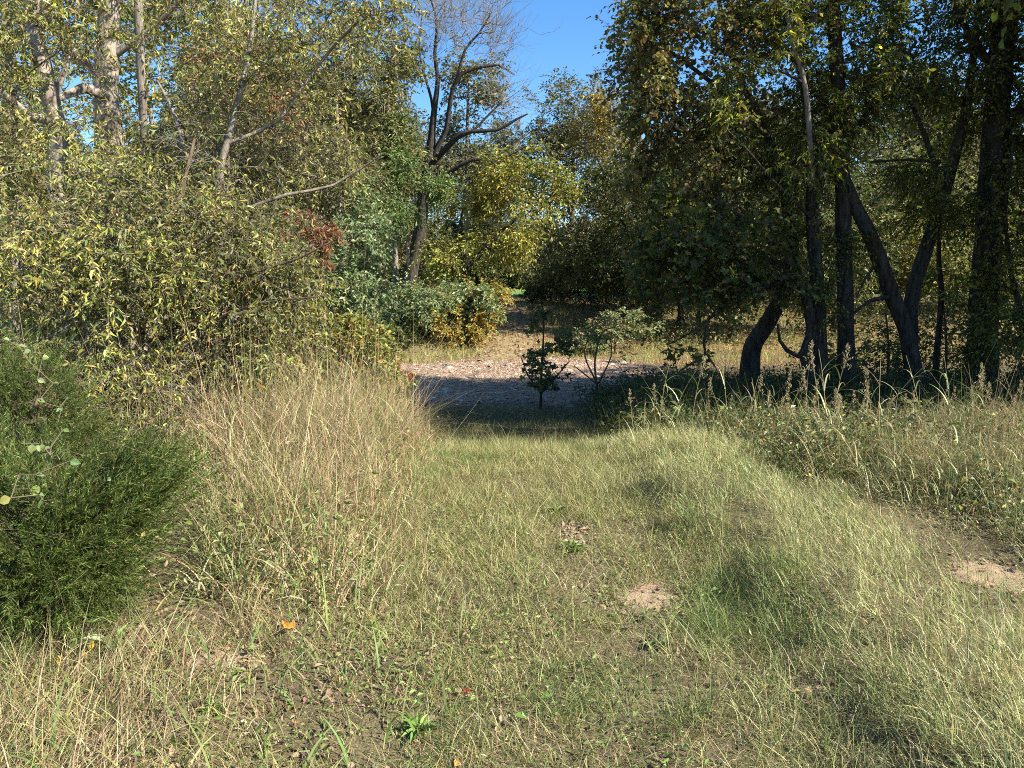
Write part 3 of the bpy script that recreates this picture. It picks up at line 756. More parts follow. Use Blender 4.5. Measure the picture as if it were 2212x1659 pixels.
# far side grasses
mb = MB()
P = rect(90000, -16, 26, 23.5, 50)
P = P[rng.random(len(P)) < (1 - .6 * ss(-.2, .3, path_m(P[:, 0], P[:, 1]))) * (1 - ss(0, .6, creek_m(P[:, 0], P[:, 1])))]; N = len(P)
c = pick(G_RUST, N, .2)
lf = (P[:, 0] < -0.5) & (P[:, 1] < 28); c[lf] = pick(G_CREEK, int(lf.sum()))
gr = fbm(P[:, 0] * .35, P[:, 1] * .35, 103) > .56; c[gr] = pick(G_CREEK, int(gr.sum()))
blades(mb, P, (.12 + .30 * fbm(P[:, 0] * .6, P[:, 1] * .6, 105)) * np.exp(rng.normal(0, .3, N)), rng.uniform(.008, .016, N), rng.random(N) * 6.283, np.abs(rng.normal(.25, .3, N)), rng.uniform(0, 1.0, N), c, 2)
P = rect(1500, -12, 22, 25.5, 46); P = P[np.abs(P[:, 0]) > 1.6]
herbs(mb, P, rng.uniform(.3, .9, len(P)), 14, .13, PAL_OLIVE + [(1.2, (.30, .16, .08))], SMALL, spread=.25)
tag(mb.obj('bank_grass', M_GRASS), 'rusty orange and yellow grass on the far creek bank', 'grass', None, 'stuff')
mb = MB(); P = rect(30000, -16, 20, 56.5, 86); N = len(P)
blades(mb, P, rng.uniform(.06, .15, N), rng.uniform(.02, .04, N), rng.random(N) * 6.283, np.abs(rng.normal(.25, .3, N)), rng.uniform(0, 1.0, N), pick([(3, (.13, .24, .06)), (2, (.19, .29, .08))], N), 2)
tag(mb.obj('field_grass', M_GRASS), 'bright green turf of the far field', 'grass', None, 'stuff')

# ------------------------------------------------------------------ bare soil patches
def dirt(cx, cy, rx, ry, h, label):
    k, n = 9, 30
    V = [[0, 0, 0]]
    for a in range(1, k + 1):
        t = a / k
        for b in range(n):
            ph = b * 2 * math.pi / n
            rr = t * (1.12 + .7 * (vn(np.array(b * .9), np.array(cx * 9), 3) - .5))
            V.append([cx + rx * rr * math.cos(ph), cy + ry * rr * math.sin(ph), t])
    V = np.array(V); t = V[:, 2].copy(); V[0, :2] = cx, cy
    V[:, 2] = height(V[:, 0], V[:, 1]) + h * .35 * (1 - t ** 2) - .015 * (t > .9) + .004 + .03 * (fbm(V[:, 0] * 16, V[:, 1] * 16, 7) - .5) * (1 - t)
    tri = [[0, 1 + b, 1 + (b + 1) % n] for b in range(n)]
    q = [[1 + (a - 1) * n + b, 1 + a * n + b, 1 + a * n + (b + 1) % n, 1 + (a - 1) * n + (b + 1) % n] for a in range(1, k) for b in range(n)]
    o = link('dirt_patch', mesh_data('dirt_patch', V, [np.array(tri), np.array(q)], None, M_SAND, True))
    tag(o, label, None, None, 'structure')
mb = MB(); k_ = []
for cx, cy, rx, ry in DIRT: k_.append(np.array([cx, cy]) + rng.normal(size=(420, 2)) * np.array([rx, ry]) * .75)
P = np.concatenate(k_); N = len(P); d = unit(N); d[:, 2] = 0
scatter(mb, oct_t, np.stack([P[:, 0], P[:, 1], height(P[:, 0], P[:, 1]) + .008], 1), frames(d, np.array([0, 0, 1.0]) + rng.normal(size=(N, 3)) * .4), .006 * np.exp(rng.normal(0, .6, N)), pick([(3, (.30, .21, .135)), (2, (.22, .155, .10)), (1, (.24, .17, .11))], N))
tag(mb.obj('soil_crumbs', M_STONE), 'crumbs of dry soil scattered round the bare patches', 'soil', None, 'stuff')
dirt(*DIRT[0], .035, 'round tan mound of bare sandy soil in the track')
dirt(*DIRT[2], .03, 'bare sandy soil at the right edge under the weeds')
dirt(*DIRT[3], .025, 'small tan bare soil patch in the near left litter')
dirt(*DIRT[4], .02, 'tiny tan scrape of soil in the lodged grass')

# ================================================================== TREES
SP_LANCE = dict(tmpl=LANCE, size=.052, sprigs=6, leaves=12, slen=.36, droop=.75, flat=.5, sag=.3, along=.5, rand=.6, cjit=.3, patch=(.9, .58, PAL_OLIVE + PAL_CHERRY[:1] + [(.6, (.22, .14, .07))], 14), pal=PAL_CHERRY, mat=M_GLOSSY, twig=.0022, open=.9)

# ---- left near thicket
tree('pale_barked_tree', 'thick pale smooth trunk standing upright in the left thicket', 'tree',
     [[(262, 560, 10.5, 66), (246, 420, 10.5, 60), (236, 290, 10.5, 54), (230, 200, 10.5, 48), (234, 100, 10.5, 43), (240, -40, 10.5, 40), (244, -300, 10.5, 36), (250, -600, 10.5, 24)],
      [(246, 120, 10.5, 16), (330, 60, 10.4, 10), (420, -30, 10.2, 8)], [(236, 180, 10.5, 20), (140, 90, 10.6, 14), (60, -40, 10.6, 10)],
      [(228, 205, 10.4, 24), (180, 190, 10.0, 20), (120, 215, 9.7, 12)]],
     [(240, -420, 10.5, 420, 260, 2.6, 150), (450, -60, 10.5, 200, 70, 1.6, 34), (90, 20, 10.8, 110, 90, 1.2, 26)],
     dict(tmpl=LANCE, size=.07, sprigs=5, leaves=10, slen=.4, droop=.8, flat=.5, pal=PAL_OLIVE + PAL_CHERRY[:2], mat=M_GLOSSY, twig=.003), B_PALE, sides=18, rough=.05)
tree('leaning_tree', 'bent pale trunk with a dark base left of the thick pale trunk', 'tree',
     [[(165, 620, 9.6, 46), (156, 540, 9.6, 44), (140, 474, 9.6, 42), (124, 365, 9.6, 42), (132, 290, 9.6, 40), (118, 250, 9.6, 36), (98, 157, 9.6, 32), (66, 0, 9.7, 28), (50, -300, 9.8, 18)],
      [(118, 262, 9.6, 22), (60, 250, 9.3, 20), (10, 205, 9.0, 17), (-80, 170, 8.8, 12)],
      [(112, 225, 9.6, 14), (150, 120, 9.8, 9), (170, 10, 10, 6)]],
     [(60, -120, 9.8, 230, 130, 1.8, 60), (10, 120, 9.0, 90, 90, 1.0, 22)],
     dict(SP_LANCE, size=.07), B_PALE, sides=16, rough=.06)
tree('grey_tree', 'slim grey trunk hanging down from above right of the thick pale trunk', 'tree',
     [[(330, 640, 9.0, 9), (318, 420, 9.0, 12), (303, 110, 9.0, 18), (299, 0, 9.0, 17), (296, -300, 9.0, 12)]],
     [(330, -120, 9.0, 180, 120, 1.4, 60), (420, 60, 8.8, 110, 90, 1.0, 34)], dict(SP_LANCE), B_GREY, sides=10)
tree('cherry_tree', 'young tree with drooping yellow green leaves behind the cedar at the left edge', 'tree',
     [[(236, 960, 6.3, 20), (226, 880, 6.3, 18), (262, 740, 6.3, 15), (270, 600, 6.3, 12), (230, 480, 6.4, 8)],
      [(262, 740, 6.3, 9), (170, 640, 6.1, 7), (60, 580, 6.0, 5)], [(268, 650, 6.3, 8), (380, 560, 6.2, 6), (470, 500, 6.2, 4)]],
     [(70, 590, 6.0, 150, 90, .9, 52), (260, 560, 6.3, 170, 110, .9, 60), (120, 440, 6.5, 150, 100, .9, 52), (230, 730, 6.2, 130, 90, .7, 40), (250, 850, 6.3, 110, 60, .6, 26)],
     SP_LANCE, B_BROWN, sides=10, tip=.003, bmat=B_GREY)
tree('cherry_tree', 'young tree with long dark branches reaching over the brown grass', 'tree',
     [[(318, 990, 6.9, 24), (306, 880, 6.9, 20), (300, 760, 6.9, 17), (330, 600, 7.0, 13), (390, 420, 7.1, 9), (420, 300, 7.2, 6)],
      [(300, 780, 6.9, 9), (430, 660, 6.6, 8), (520, 600, 6.4, 7), (640, 560, 6.3, 5), (720, 520, 6.3, 3)],
      [(304, 740, 6.9, 9), (390, 720, 6.6, 8), (470, 690, 6.5, 7), (560, 655, 6.4, 5), (700, 640, 6.3, 3)],
      [(302, 830, 6.9, 8), (400, 800, 6.6, 6), (500, 800, 6.5, 4)]],
     [(470, 560, 6.7, 150, 95, .8, 66), (400, 700, 6.6, 140, 80, .8, 54), (560, 610, 6.5, 120, 70, .7, 46), (360, 470, 7.1, 120, 90, .8, 44), (430, 800, 6.7, 130, 60, .7, 40), (400, 880, 6.8, 130, 50, .6, 34), (520, 760, 6.8, 90, 60, .6, 30)],
     SP_LANCE, B_BROWN, sides=10, tip=.003, bmat=B_GREY)
tree('cherry_tree', 'taller tree whose leafy boughs hang over the middle of the left thicket', 'tree',
     [[(520, 880, 7.7, 22), (480, 640, 7.7, 20), (474, 394, 7.6, 16), (500, 273, 7.7, 13), (540, 100, 8.0, 9), (560, -100, 8.5, 6)],
      [(474, 420, 7.6, 9), (400, 330, 7.7, 9), (378, 250, 7.8, 8), (340, 175, 8.0, 5)],
      [(490, 310, 7.7, 9), (600, 260, 7.8, 7), (680, 150, 8.0, 6), (770, 50, 7.8, 5), (870, 6, 7.7, 3)],
      [(480, 470, 7.7, 8), (620, 420, 7.7, 7), (720, 400, 8.0, 5), (830, 330, 7.9, 3)]],
     [(420, 230, 8.8, 150, 110, 1.0, 52), (560, 210, 8.7, 130, 120, 1.0, 36), (640, 90, 8.2, 140, 90, 1.0, 44), (770, 30, 7.8, 90, 40, .6, 24), (560, 420, 8.4, 130, 90, 1.0, 54), (370, 370, 8.6, 120, 80, .9, 40), (670, 330, 8.2, 90, 80, .8, 26)],
     dict(SP_LANCE, pal=PAL_CHERRY + [(1, (.22, .15, .08))]), B_GREY, sides=10, tip=.003, twig_col=(.14, .115, .09))
tree('cherry_tree', 'leafy tree at the far left edge behind the bent pale trunk', 'tree',
     [[(60, 860, 8.2, 20), (50, 600, 8.2, 17), (40, 400, 8.2, 13), (30, 200, 8.2, 9)]],
     [(30, 330, 8.0, 120, 130, 1.0, 62), (150, 420, 8.2, 110, 90, .9, 40), (40, 640, 8.0, 120, 110, .9, 36), (200, 130, 8.4, 120, 100, .9, 34), (160, 330, 8.2, 130, 80, .9, 40)],
     SP_LANCE, B_BROWN, sides=9, tip=.003, twig_col=(.12, .10, .085))
# bare twiggy shrubs low in the thicket
tree('twiggy_shrub', 'tangle of bare grey twigs low in the left thicket above the brown grass', 'shrub',
     [[(330, 960, 6.2, 7), (380, 900, 6.2, 6), (450, 850, 6.1, 4)], [(380, 900, 6.2, 5), (470, 890, 6.0, 4), (560, 910, 5.9, 2)]],
     [(450, 880, 6.1, 130, 60, .5, 90), (340, 820, 6.3, 110, 70, .5, 60)], dict(tmpl=SMALL, size=.05, sprigs=2, leaves=4, slen=.2, pal=PAL_CHERRY, keep=.45), B_GREY, sides=6, wig=.2, tip=.0022, twig_col=(.22, .18, .145))
for lab, x, y, Y in [('tangle of bare twigs and vines below the thick pale trunk', 250, 640, 7.6), ('grey bare twigs in the upper middle of the left thicket', 480, 330, 7.8), ('bare twiggy growth low behind the low cedar', 180, 880, 5.6)]:
    tree('twiggy_shrub', lab, 'shrub', [[(x - 20, 940, Y, 8), (x, (y + 940) / 2, Y, 6), (x + 15, y, Y, 4)]],
         [(x, y, Y, 120, 110, .5, 100), (x + 60, y + 110, Y - .2, 110, 90, .5, 70)],
         dict(tmpl=LANCE, size=.06, sprigs=3, leaves=3, slen=.3, pal=PAL_CHERRY, keep=.5, droop=.8), B_GREY, sides=6, wig=.16, tip=.0024, twig_col=(.24, .20, .16))
tree('rusty_tree', 'thin tree with reddish brown dying leaves in the upper left thicket', 'tree',
     [[(560, 740, 12, 14), (545, 480, 12, 12), (535, 300, 12, 9), (530, 120, 12, 6)]],
     [(540, 210, 12, 90, 90, 1.0, 70), (600, 300, 12, 80, 50, .8, 30), (470, 150, 12, 70, 60, .8, 20)],
     dict(tmpl=NARROW, size=.10, sprigs=4, leaves=8, slen=.4, pal=PAL_RUST, droop=.5, mat=M_DRY, keep=.75), B_BROWN, sides=8, tip=.004, twig_col=(.16, .10, .07))
tree('red_leaved_shrub', 'small shrub of crimson leaves at the right side of the thicket', 'shrub',
     [[(690, 690, 11, 7), (695, 600, 11, 5), (700, 520, 11, 4)]],
     [(705, 500, 11, 40, 44, .4, 14), (655, 545, 11, 70, 36, .5, 14), (640, 480, 11.2, 30, 25, .4, 6)], dict(tmpl=NARROW, size=.09, sprigs=4, leaves=9, slen=.22, pal=PAL_RED, droop=.5), B_BROWN, sides=6, tip=.003)
tree('sumac_bush', 'low bush turning orange and red at the left edge of the creek', 'bush',
     [[(760, 900, 9.6, 10), (755, 830, 9.6, 7), (750, 750, 9.6, 5)], [(757, 850, 9.6, 6), (820, 800, 9.5, 4)], [(757, 840, 9.6, 6), (700, 780, 9.7, 4)]],
     [(770, 790, 9.6, 80, 70, .7, 95), (700, 760, 9.9, 80, 70, .7, 70), (825, 825, 9.5, 45, 38, .4, 36), (760, 720, 10, 50, 30, .5, 24)],
     dict(tmpl=OVATE, size=.062, sprigs=5, leaves=10, slen=.22, pal=[p for p in PAL_SUMAC if p[1][1] > .15], droop=.35, patch=(2.6, .62, [(3, (.34, .09, .04)), (2, (.34, .17, .05)), (1, (.24, .20, .05))], 5)), B_BROWN, sides=6, tip=.0025)
tree('privet_bush', 'olive bush between the brown grass and the left thicket', 'bush',
     [[(600, 900, 8.8, 10), (600, 800, 8.8, 7), (600, 720, 8.8, 5)]],
     [(610, 770, 8.8, 110, 80, .8, 100), (540, 830, 8.2, 100, 60, .6, 64), (600, 690, 9.2, 90, 50, .7, 40), (660, 840, 9, 60, 50, .5, 30)],
     dict(tmpl=OVATE, size=.06, sprigs=5, leaves=9, slen=.22, pal=PAL_OLIVE + PAL_CHERRY, droop=.4), B_BROWN, sides=6, tip=.0025)
tree('honeysuckle_bush', 'tall pale green bush standing at the left end of the creek', 'bush',
     [[(730, 760, 16.5, 14), (735, 650, 16.5, 10), (740, 540, 16.5, 7)], [(732, 700, 16.5, 8), (680, 600, 16.3, 6)], [(732, 700, 16.5, 8), (790, 610, 16.3, 5)]],
     [(750, 560, 16.5, 80, 110, 1.1, 130), (700, 640, 16.3, 90, 80, 1.0, 100), (780, 470, 17, 50, 60, .8, 40), (640, 560, 16.5, 70, 80, .9, 40)],
     dict(tmpl=SMALL, size=.085, sprigs=5, leaves=11, slen=.42, pal=PAL_PALE, droop=.35), B_BROWN, sides=7, tip=.004)
tree('brush_pile', 'dead grey brush tangled under the pale green bush', 'brush',
     [[(700, 780, 15.5, 6), (740, 740, 15.5, 5), (790, 700, 15.4, 3)]],
     [(770, 720, 15.5, 60, 50, .8, 70), (660, 700, 15.5, 70, 60, .8, 60)], dict(tmpl=SMALL, size=.08, sprigs=2, leaves=5, slen=.3, pal=PAL_OLIVE, keep=.6), B_GREY, sides=6, wig=.2, tip=.003, twig_col=(.24, .20, .16))

# ---- cedars at the left edge
def cedar(label, trunk, blobs, plumes, size=.17):
    P = np.array([at(a, b, c) for a, b, c, w in trunk]); r = np.array([w / 2 / F * c for a, b, c, w in trunk])
    P[0][2] = float(height(P[0][0], P[0][1])) - .08
    line = smooth_line(P, r, .12); base = line[0][0].copy()
    root = empty('cedar_bush', base); tag(root, label, 'cedar', None)
    tm = MB(); limb_tube(tm, line[0], line[1], 10, np.array([.1, .08, .06]), .1, 3); tm.obj('trunk', B_BROWN, root, True, base)
    pts = []
    for px, py, Y, rx, rz, ry, n in blobs:
        c = at(px, py, Y); rr = np.array([rx / F * Y, ry, rz / F * Y])
        u = unit(n); pts.append(c + u * rr * rng.uniform(.45, 1.0, (n, 1)) * (1 + .55 * (vn(u[:, 0] * 3 + 5, u[:, 2] * 3 + u[:, 1] * 2, 17) - .5))[:, None])
    T = np.concatenate(pts)
    T = T[T[:, 2] > height(T[:, 0], T[:, 1]) + .04]
    X, PAR, R, nf, tips = grow([line], T, .12, .10, .002, arch=-.05)
    bm = MB(); i = np.arange(nf, len(X))
    tubes(bm, X[PAR[i]], X[i], R[PAR[i]].clip(0, .02), R[i].clip(0, .02), 4, np.array([.1, .07, .05])); bm.obj('branches', B_BROWN, root, True, base)
    cm = MB(); cen = T.mean(0)
    for rep in range(plumes):
        t0 = X[tips] + rng.normal(size=(len(tips), 3)) * .055
        d = norm(norm(X[tips] - cen) * .9 + np.array([.25, 0, .45]) + unit(len(tips)) * .55)
        L = size * np.exp(rng.normal(0, .3, (len(tips), 1)))
        cj = np.exp(rng.normal(0, .3, len(tips))); pl = norm(np.cross(d, unit(len(tips))))
        for k in range(17):                         # side sprays up the plume
            t = (k + rng.random((len(tips), 1))) / 17
            q = t0 + d * L * t
            sd = norm(d * 1.0 + pl * rng.uniform(-1, 1, (len(tips), 1)) + unit(len(tips)) * .25)
            sl = L * (1.05 - .75 * t) * .25
            for m in range(3):
                nd = norm(sd + unit(len(tips)) * .5)
                sw = np.full(len(tips), .0040)
                S = np.stack([(sl[:, 0] * rng.uniform(.5, 1.1, len(tips))), sw, sw], 1)
                scatter(cm, NEEDLE, q + sd * sl * (m / 3.4), frames(nd, unit(len(tips))), S, np.clip(pick(PAL_CEDAR, len(tips), .2) * cj[:, None], .004, .5))
    cm.obj('crown', M_NEEDLE, root, False, base)
    return root
cedar('low spreading dark green cedar filling the left edge nearest the camera',
      [(40, 1400, 3.15, 26), (50, 1250, 3.15, 20), (90, 1100, 3.2, 12)],
      [(20, 1200, 3.15, 150, 160, .36, 230), (190, 1140, 3.2, 110, 120, .30, 170), (290, 1050, 3.35, 70, 70, .22, 90), (130, 1260, 3.05, 120, 80, .26, 120), (-30, 1060, 3.3, 140, 120, .35, 100)], 4, .17)
cedar('upright dark green cedar behind the low spreading one',
      [(70, 1100, 4.9, 24), (75, 950, 4.9, 18), (80, 800, 4.9, 8)],
      [(80, 910, 4.9, 105, 110, .40, 220), (30, 850, 5.0, 90, 80, .35, 110), (150, 960, 4.8, 60, 60, .3, 80)], 3)

# vine with large pale leaves over the cedars
def vine(label, spots, n):
    root = None; mb = MB(); tw = MB()
    C = []
    for px, py, Y, sp, k in spots: C.append(at(px, py, Y) + rng.normal(size=(k, 3)) * sp / F * Y)
    Q = np.concatenate(C); base = Q[np.argmin(Q[:, 2])].copy(); base[2] = float(height(base[0], base[1]))
    root = empty('vine', base); tag(root, label, 'vine')
    o = np.argsort(Q[:, 2]); A = np.vstack([base, Q[o]]) ; 
    j = [int(np.argmin(np.linalg.norm(A[:i] - A[i], axis=1))) for i in range(1, len(A))]
    tubes(tw, A[j], A[1:], np.full(len(j), .003), np.full(len(j), .002), 4, np.array([.14, .11, .07]))
    tw.obj('stem', M_TWIG, root, True, base)
    d = unit(len(Q)); d[:, 2] = -np.abs(d[:, 2]) * .7
    nrm = np.array([.4, -.7, .6]) + rng.normal(size=(len(Q), 3)) * .45
    scatter(mb, ROUND, Q, frames(d, nrm), .036 * np.exp(rng.normal(0, .3, len(Q))), pick(PAL_VINE, len(Q)))
    mb.obj('leaves', M_GLOSSY, root, False, base)
vine('vine with large pale round leaves climbing through the cedars', [(70, 990, 3.05, 40, 11), (60, 1060, 3.0, 36, 9), (150, 1050, 3.06, 30, 4), (75, 830, 4.5, 24, 9), (60, 740, 4.6, 20, 5)], 60)
vine('pale leaved vine hanging in the middle of the left thicket', [(350, 545, 6.0, 36, 26), (300, 520, 6.0, 28, 10), (430, 230, 7.6, 30, 16), (470, 180, 7.8, 40, 14)], 60)

# ---- left far bank
SP_FINE = dict(tmpl=SMALL, size=.16, sprigs=5, leaves=9, slen=.75, droop=.35, pal=PAL_OLIVE, keep=.85)
tree('olive_tree', 'tall olive green tree between the left thicket and the bare tree', 'tree',
     [[(856, 610, 36, 12), (852, 520, 36, 11), (846, 400, 36, 9), (840, 250, 36, 7), (836, 110, 36, 4)], [(848, 420, 36, 5), (870, 330, 36, 4), (890, 200, 36, 3)]],
     [(845, 170, 36, 55, 95, 2.2, 120), (800, 290, 35, 70, 90, 2.4, 120), (870, 320, 36, 40, 80, 1.8, 60), (760, 200, 36, 60, 110, 2.2, 50)],
     dict(SP_FINE), B_GREY, step=.8, twigs=False, tip=.012, sides=8, twig_col=(.16, .13, .1))
tree('olive_tree', 'tall loose tree behind the right edge of the left thicket', 'tree',
     [[(740, 620, 33, 12), (736, 480, 33, 10), (728, 250, 33, 7), (720, 60, 33, 4)]],
     [(735, 120, 33, 70, 110, 2.0, 60), (690, 260, 33, 70, 90, 2.0, 90), (750, 380, 32, 80, 60, 2.0, 70), (660, 60, 33, 70, 90, 2.0, 24)],
     dict(SP_FINE, pal=PAL_GREYOLIVE), B_GREY, step=.8, twigs=False, tip=.012, sides=8)
tree('feathery_tree', 'feathery bright green tree in front of the bare tree trunk', 'tree',
     [[(884, 600, 35, 7), (880, 518, 35, 7), (873, 410, 35, 6), (880, 330, 35, 4)], [(874, 420, 35, 4), (920, 390, 34.5, 3), (945, 410, 34, 2)]],
     [(932, 405, 34.5, 26, 26, .9, 26), (862, 330, 35, 32, 60, 1.2, 40), (850, 380, 35, 40, 50, 1.2, 44), (830, 440, 34, 50, 50, 1.5, 50)],
     dict(tmpl=NARROW, size=.20, sprigs=6, leaves=11, slen=.8, droop=.5, pal=[(3, (.12, .175, .05)), (2, (.16, .21, .06)), (1, (.08, .12, .035))]), B_PALE, step=.7, twigs=False, tip=.01, sides=8)
# the bare tree
def fan(n):
    """Twig tips of the bare crown, spread over its limbs."""
    pts = []
    for px, py, rx, rz, k in [(1010, 40, 90, 70, 420), (940, 30, 50, 90, 200), (1070, 90, 40, 60, 150), (1085, 190, 40, 50, 80), (1110, 250, 45, 40, 60), (920, 120, 40, 80, 60), (1060, -60, 80, 60, 80), (1110, 320, 30, 25, 16)]:
        Y = 39 + rng.normal(0, 1.3, k)
        pts += [at(px + rng.normal() * rx * .55, py + rng.normal() * rz * .55, y) for y in Y]
    return np.array(pts)
tree('bare_tree', 'tall leafless tree with a forked dark trunk left of the open sky', 'tree',
     [[(880, 626, 39, 32), (894, 560, 39, 27), (906, 500, 39, 25), (914, 440, 39, 25), (928, 350, 39, 24), (934, 280, 39, 15), (940, 226, 39, 12), (946, 171, 39, 9), (939, 120, 39, 7), (943, 47, 39, 5), (925, -20, 39, 3)],
      [(930, 350, 39, 14), (950, 310, 38.8, 12), (963, 284, 38.7, 11), (979, 190, 38.5, 9), (997, 160, 38.4, 8), (1040, 145, 38.2, 6), (1077, 140, 38, 5), (1112, 162, 38, 3)],
      [(988, 172, 38.5, 7), (1004, 109, 38.4, 5), (1034, 73, 38.4, 4), (1058, 34, 38.4, 3)],
      [(928, 360, 39, 14), (960, 325, 38.5, 12), (994, 292, 38, 11), (1019, 284, 37.8, 9), (1074, 281, 37.5, 7), (1114, 259, 37.3, 5), (1140, 246, 37.2, 3)],
      [(1022, 283, 37.8, 5), (1060, 244, 37.8, 4), (1085, 219, 37.8, 3)],
      [(926, 420, 39, 13), (957, 386, 38.5, 11), (979, 368, 38.2, 10), (1019, 346, 37.8, 8), (1092, 339, 37.4, 6), (1134, 316, 37.2, 3)],
      [(936, 260, 39, 7), (932, 215, 39.3, 6), (906, 117, 39.5, 4), (912, 30, 39.6, 2)],
      [(960, 470, 39, 7), (985, 440, 38.7, 6), (1015, 438, 38.5, 4), (1034, 446, 38.4, 2)]],
     [], dict(tmpl=NARROW, size=.10, sprigs=2, leaves=2, slen=.8, sag=-.25, rise=.5, open=.6, twig=.0055, keep=.01, pal=PAL_RUST), B_DARK, step=.9, wig=.06, tip=.008, exp=2.75, bmat=B_GREY, extra=fan(0), sides=12, twig_col=(.13, .105, .09), rough=.12, arch=.04)
tree('olive_tree', 'round topped olive tree showing behind the bare tree limbs', 'tree',
     [[(1010, 610, 55, 10), (1008, 450, 55, 9), (1010, 250, 55, 6), (1015, 150, 55, 3)]],
     [(1000, 170, 55, 36, 50, 2.0, 50), (1050, 200, 55, 34, 44, 2.0, 50), (1020, 300, 55, 70, 80, 2.5, 90), (960, 330, 55, 60, 80, 2.5, 60), (1090, 330, 55, 50, 60, 2.4, 50)],
     dict(SP_FINE, size=.22, pal=PAL_GREYOLIVE, slen=1.0), B_GREY, step=1.2, twigs=False, tip=.02, sides=8)
tree('yellow_tree', 'leaning tree with golden yellow leaves at the centre of the far bank', 'tree',
     [[(990, 640, 33, 13), (1005, 590, 33, 12), (1030, 556, 33, 11), (1056, 529, 33, 9), (1085, 498, 33, 8), (1121, 467, 33, 6), (1140, 420, 33, 3)],
      [(1005, 590, 33, 7), (990, 520, 33, 6), (1000, 450, 33.5, 4)], [(1060, 526, 33, 6), (1110, 520, 32.6, 4), (1160, 510, 32.4, 3)]],
     [(1150, 420, 33, 80, 70, 1.9, 100), (1080, 430, 33, 84, 66, 1.9, 90), (1190, 400, 33, 30, 40, 1.0, 26), (1010, 460, 33.5, 50, 46, 1.4, 50), (1060, 530, 33, 70, 40, 1.5, 70), (960, 560, 33, 56, 40, 1.4, 60), (1130, 520, 32.6, 60, 50, 1.4, 60), (1000, 600, 32.6, 50, 30, 1.3, 36), (1160, 350, 33, 36, 30, 1.0, 22)],
     dict(SP_FINE, size=.14, slen=.75, sprigs=4, keep=.8, pal=PAL_YELLOW, patch=(.6, .50, [(3, (.20, .21, .045)), (2, (.27, .26, .05))], 8), droop=.6), B_DARK, step=.7, twigs=False, tip=.01, sides=8, spread=.26, clump=14, bmat=B_BROWN)
tree('streamside_bush', 'mounded pale green bush under the yellow tree with dark shade beneath', 'bush',
     [[(900, 745, 29.5, 9), (905, 700, 29.5, 7), (910, 660, 29.5, 5)], [(905, 710, 29.5, 5), (980, 670, 29.3, 4)]],
     [(890, 668, 29.8, 90, 40, 1.5, 120), (980, 665, 29.2, 66, 44, 1.3, 90), (835, 690, 30, 60, 50, 1.4, 80), (1040, 655, 29.4, 36, 26, .9, 36), (900, 715, 29.4, 100, 30, 1.1, 70)],
     dict(SP_FINE, size=.14, slen=.5, pal=PAL_PALE + [(.8, (.20, .20, .06))], droop=.5), B_GREY, step=.5, twigs=False, tip=.008, sides=6, spread=.45, twig_col=(.24, .20, .17))
tree('golden_shrub', 'small gold tinged shrub at the left edge of the climbing track', 'bush',
     [[(1010, 735, 29, 6), (1015, 700, 29, 5), (1030, 670, 29, 3)]],
     [(1050, 645, 29.6, 34, 24, .8, 40), (1010, 700, 28.8, 40, 34, .8, 44), (975, 715, 28.6, 36, 26, .7, 26)],
     dict(SP_FINE, size=.13, slen=.45, pal=[(3, (.34, .26, .05)), (2, (.22, .22, .06)), (1, (.36, .18, .04))]), B_BROWN, step=.5, twigs=False, tip=.008, sides=6, spread=.45)
tree('streamside_bush', 'dark green bush on the far bank left of the mounded pale one', 'bush',
     [[(800, 740, 28, 8), (805, 700, 28, 6), (810, 650, 28, 4)]],
     [(810, 690, 28.3, 50, 50, 1.1, 80), (770, 660, 28.5, 50, 60, 1.1, 60), (860, 720, 28, 60, 26, .8, 40)],
     dict(SP_FINE, size=.13, slen=.45, pal=PAL_DARKGREEN + [(2, (.12, .15, .05))]), B_BROWN, step=.5, twigs=False, tip=.008, sides=6, spread=.45)

# ---- right far bank
FAR = tree('greyish_tree', 'broad dome topped grey green tree right of the open sky', 'tree',
     [[(1230, 640, 52, 12), (1235, 500, 52, 11), (1238, 380, 52, 8), (1240, 230, 52, 4)], [(1236, 440, 52, 7), (1290, 330, 52, 5), (1310, 250, 52, 3)], [(1236, 460, 52, 7), (1190, 350, 52, 5), (1170, 280, 52, 3)]],
     [(1230, 260, 52, 80, 70, 3.0, 190), (1180, 370, 52, 66, 90, 3.0, 130), (1290, 330, 52, 80, 90, 3.0, 150), (1250, 460, 52, 110, 80, 3.2, 150), (1180, 540, 51, 80, 60, 2.6, 80)],
     dict(SP_FINE, size=.19, slen=1.0, pal=PAL_GREYOLIVE), B_GREY, step=1.1, twigs=False, tip=.018, sides=8, twig_col=(.22, .19, .16))
tree('golden_topped_tree', 'tree with orange gold upper leaves beside the dome topped one', 'tree',
     [[(1360, 640, 46, 10), (1350, 450, 46, 8), (1325, 300, 46, 5), (1312, 230, 46, 3)]],
     [(1312, 245, 46, 36, 34, 1.4, 46), (1345, 285, 46, 44, 36, 1.6, 50), (1270, 290, 46, 30, 20, 1.0, 20), (1350, 380, 46, 60, 60, 2.0, 70)],
     dict(SP_FINE, size=.17, pal=PAL_GOLD + [(2, (.15, .15, .05))], slen=.8), B_BROWN, step=1.0, twigs=False, tip=.014, sides=8)
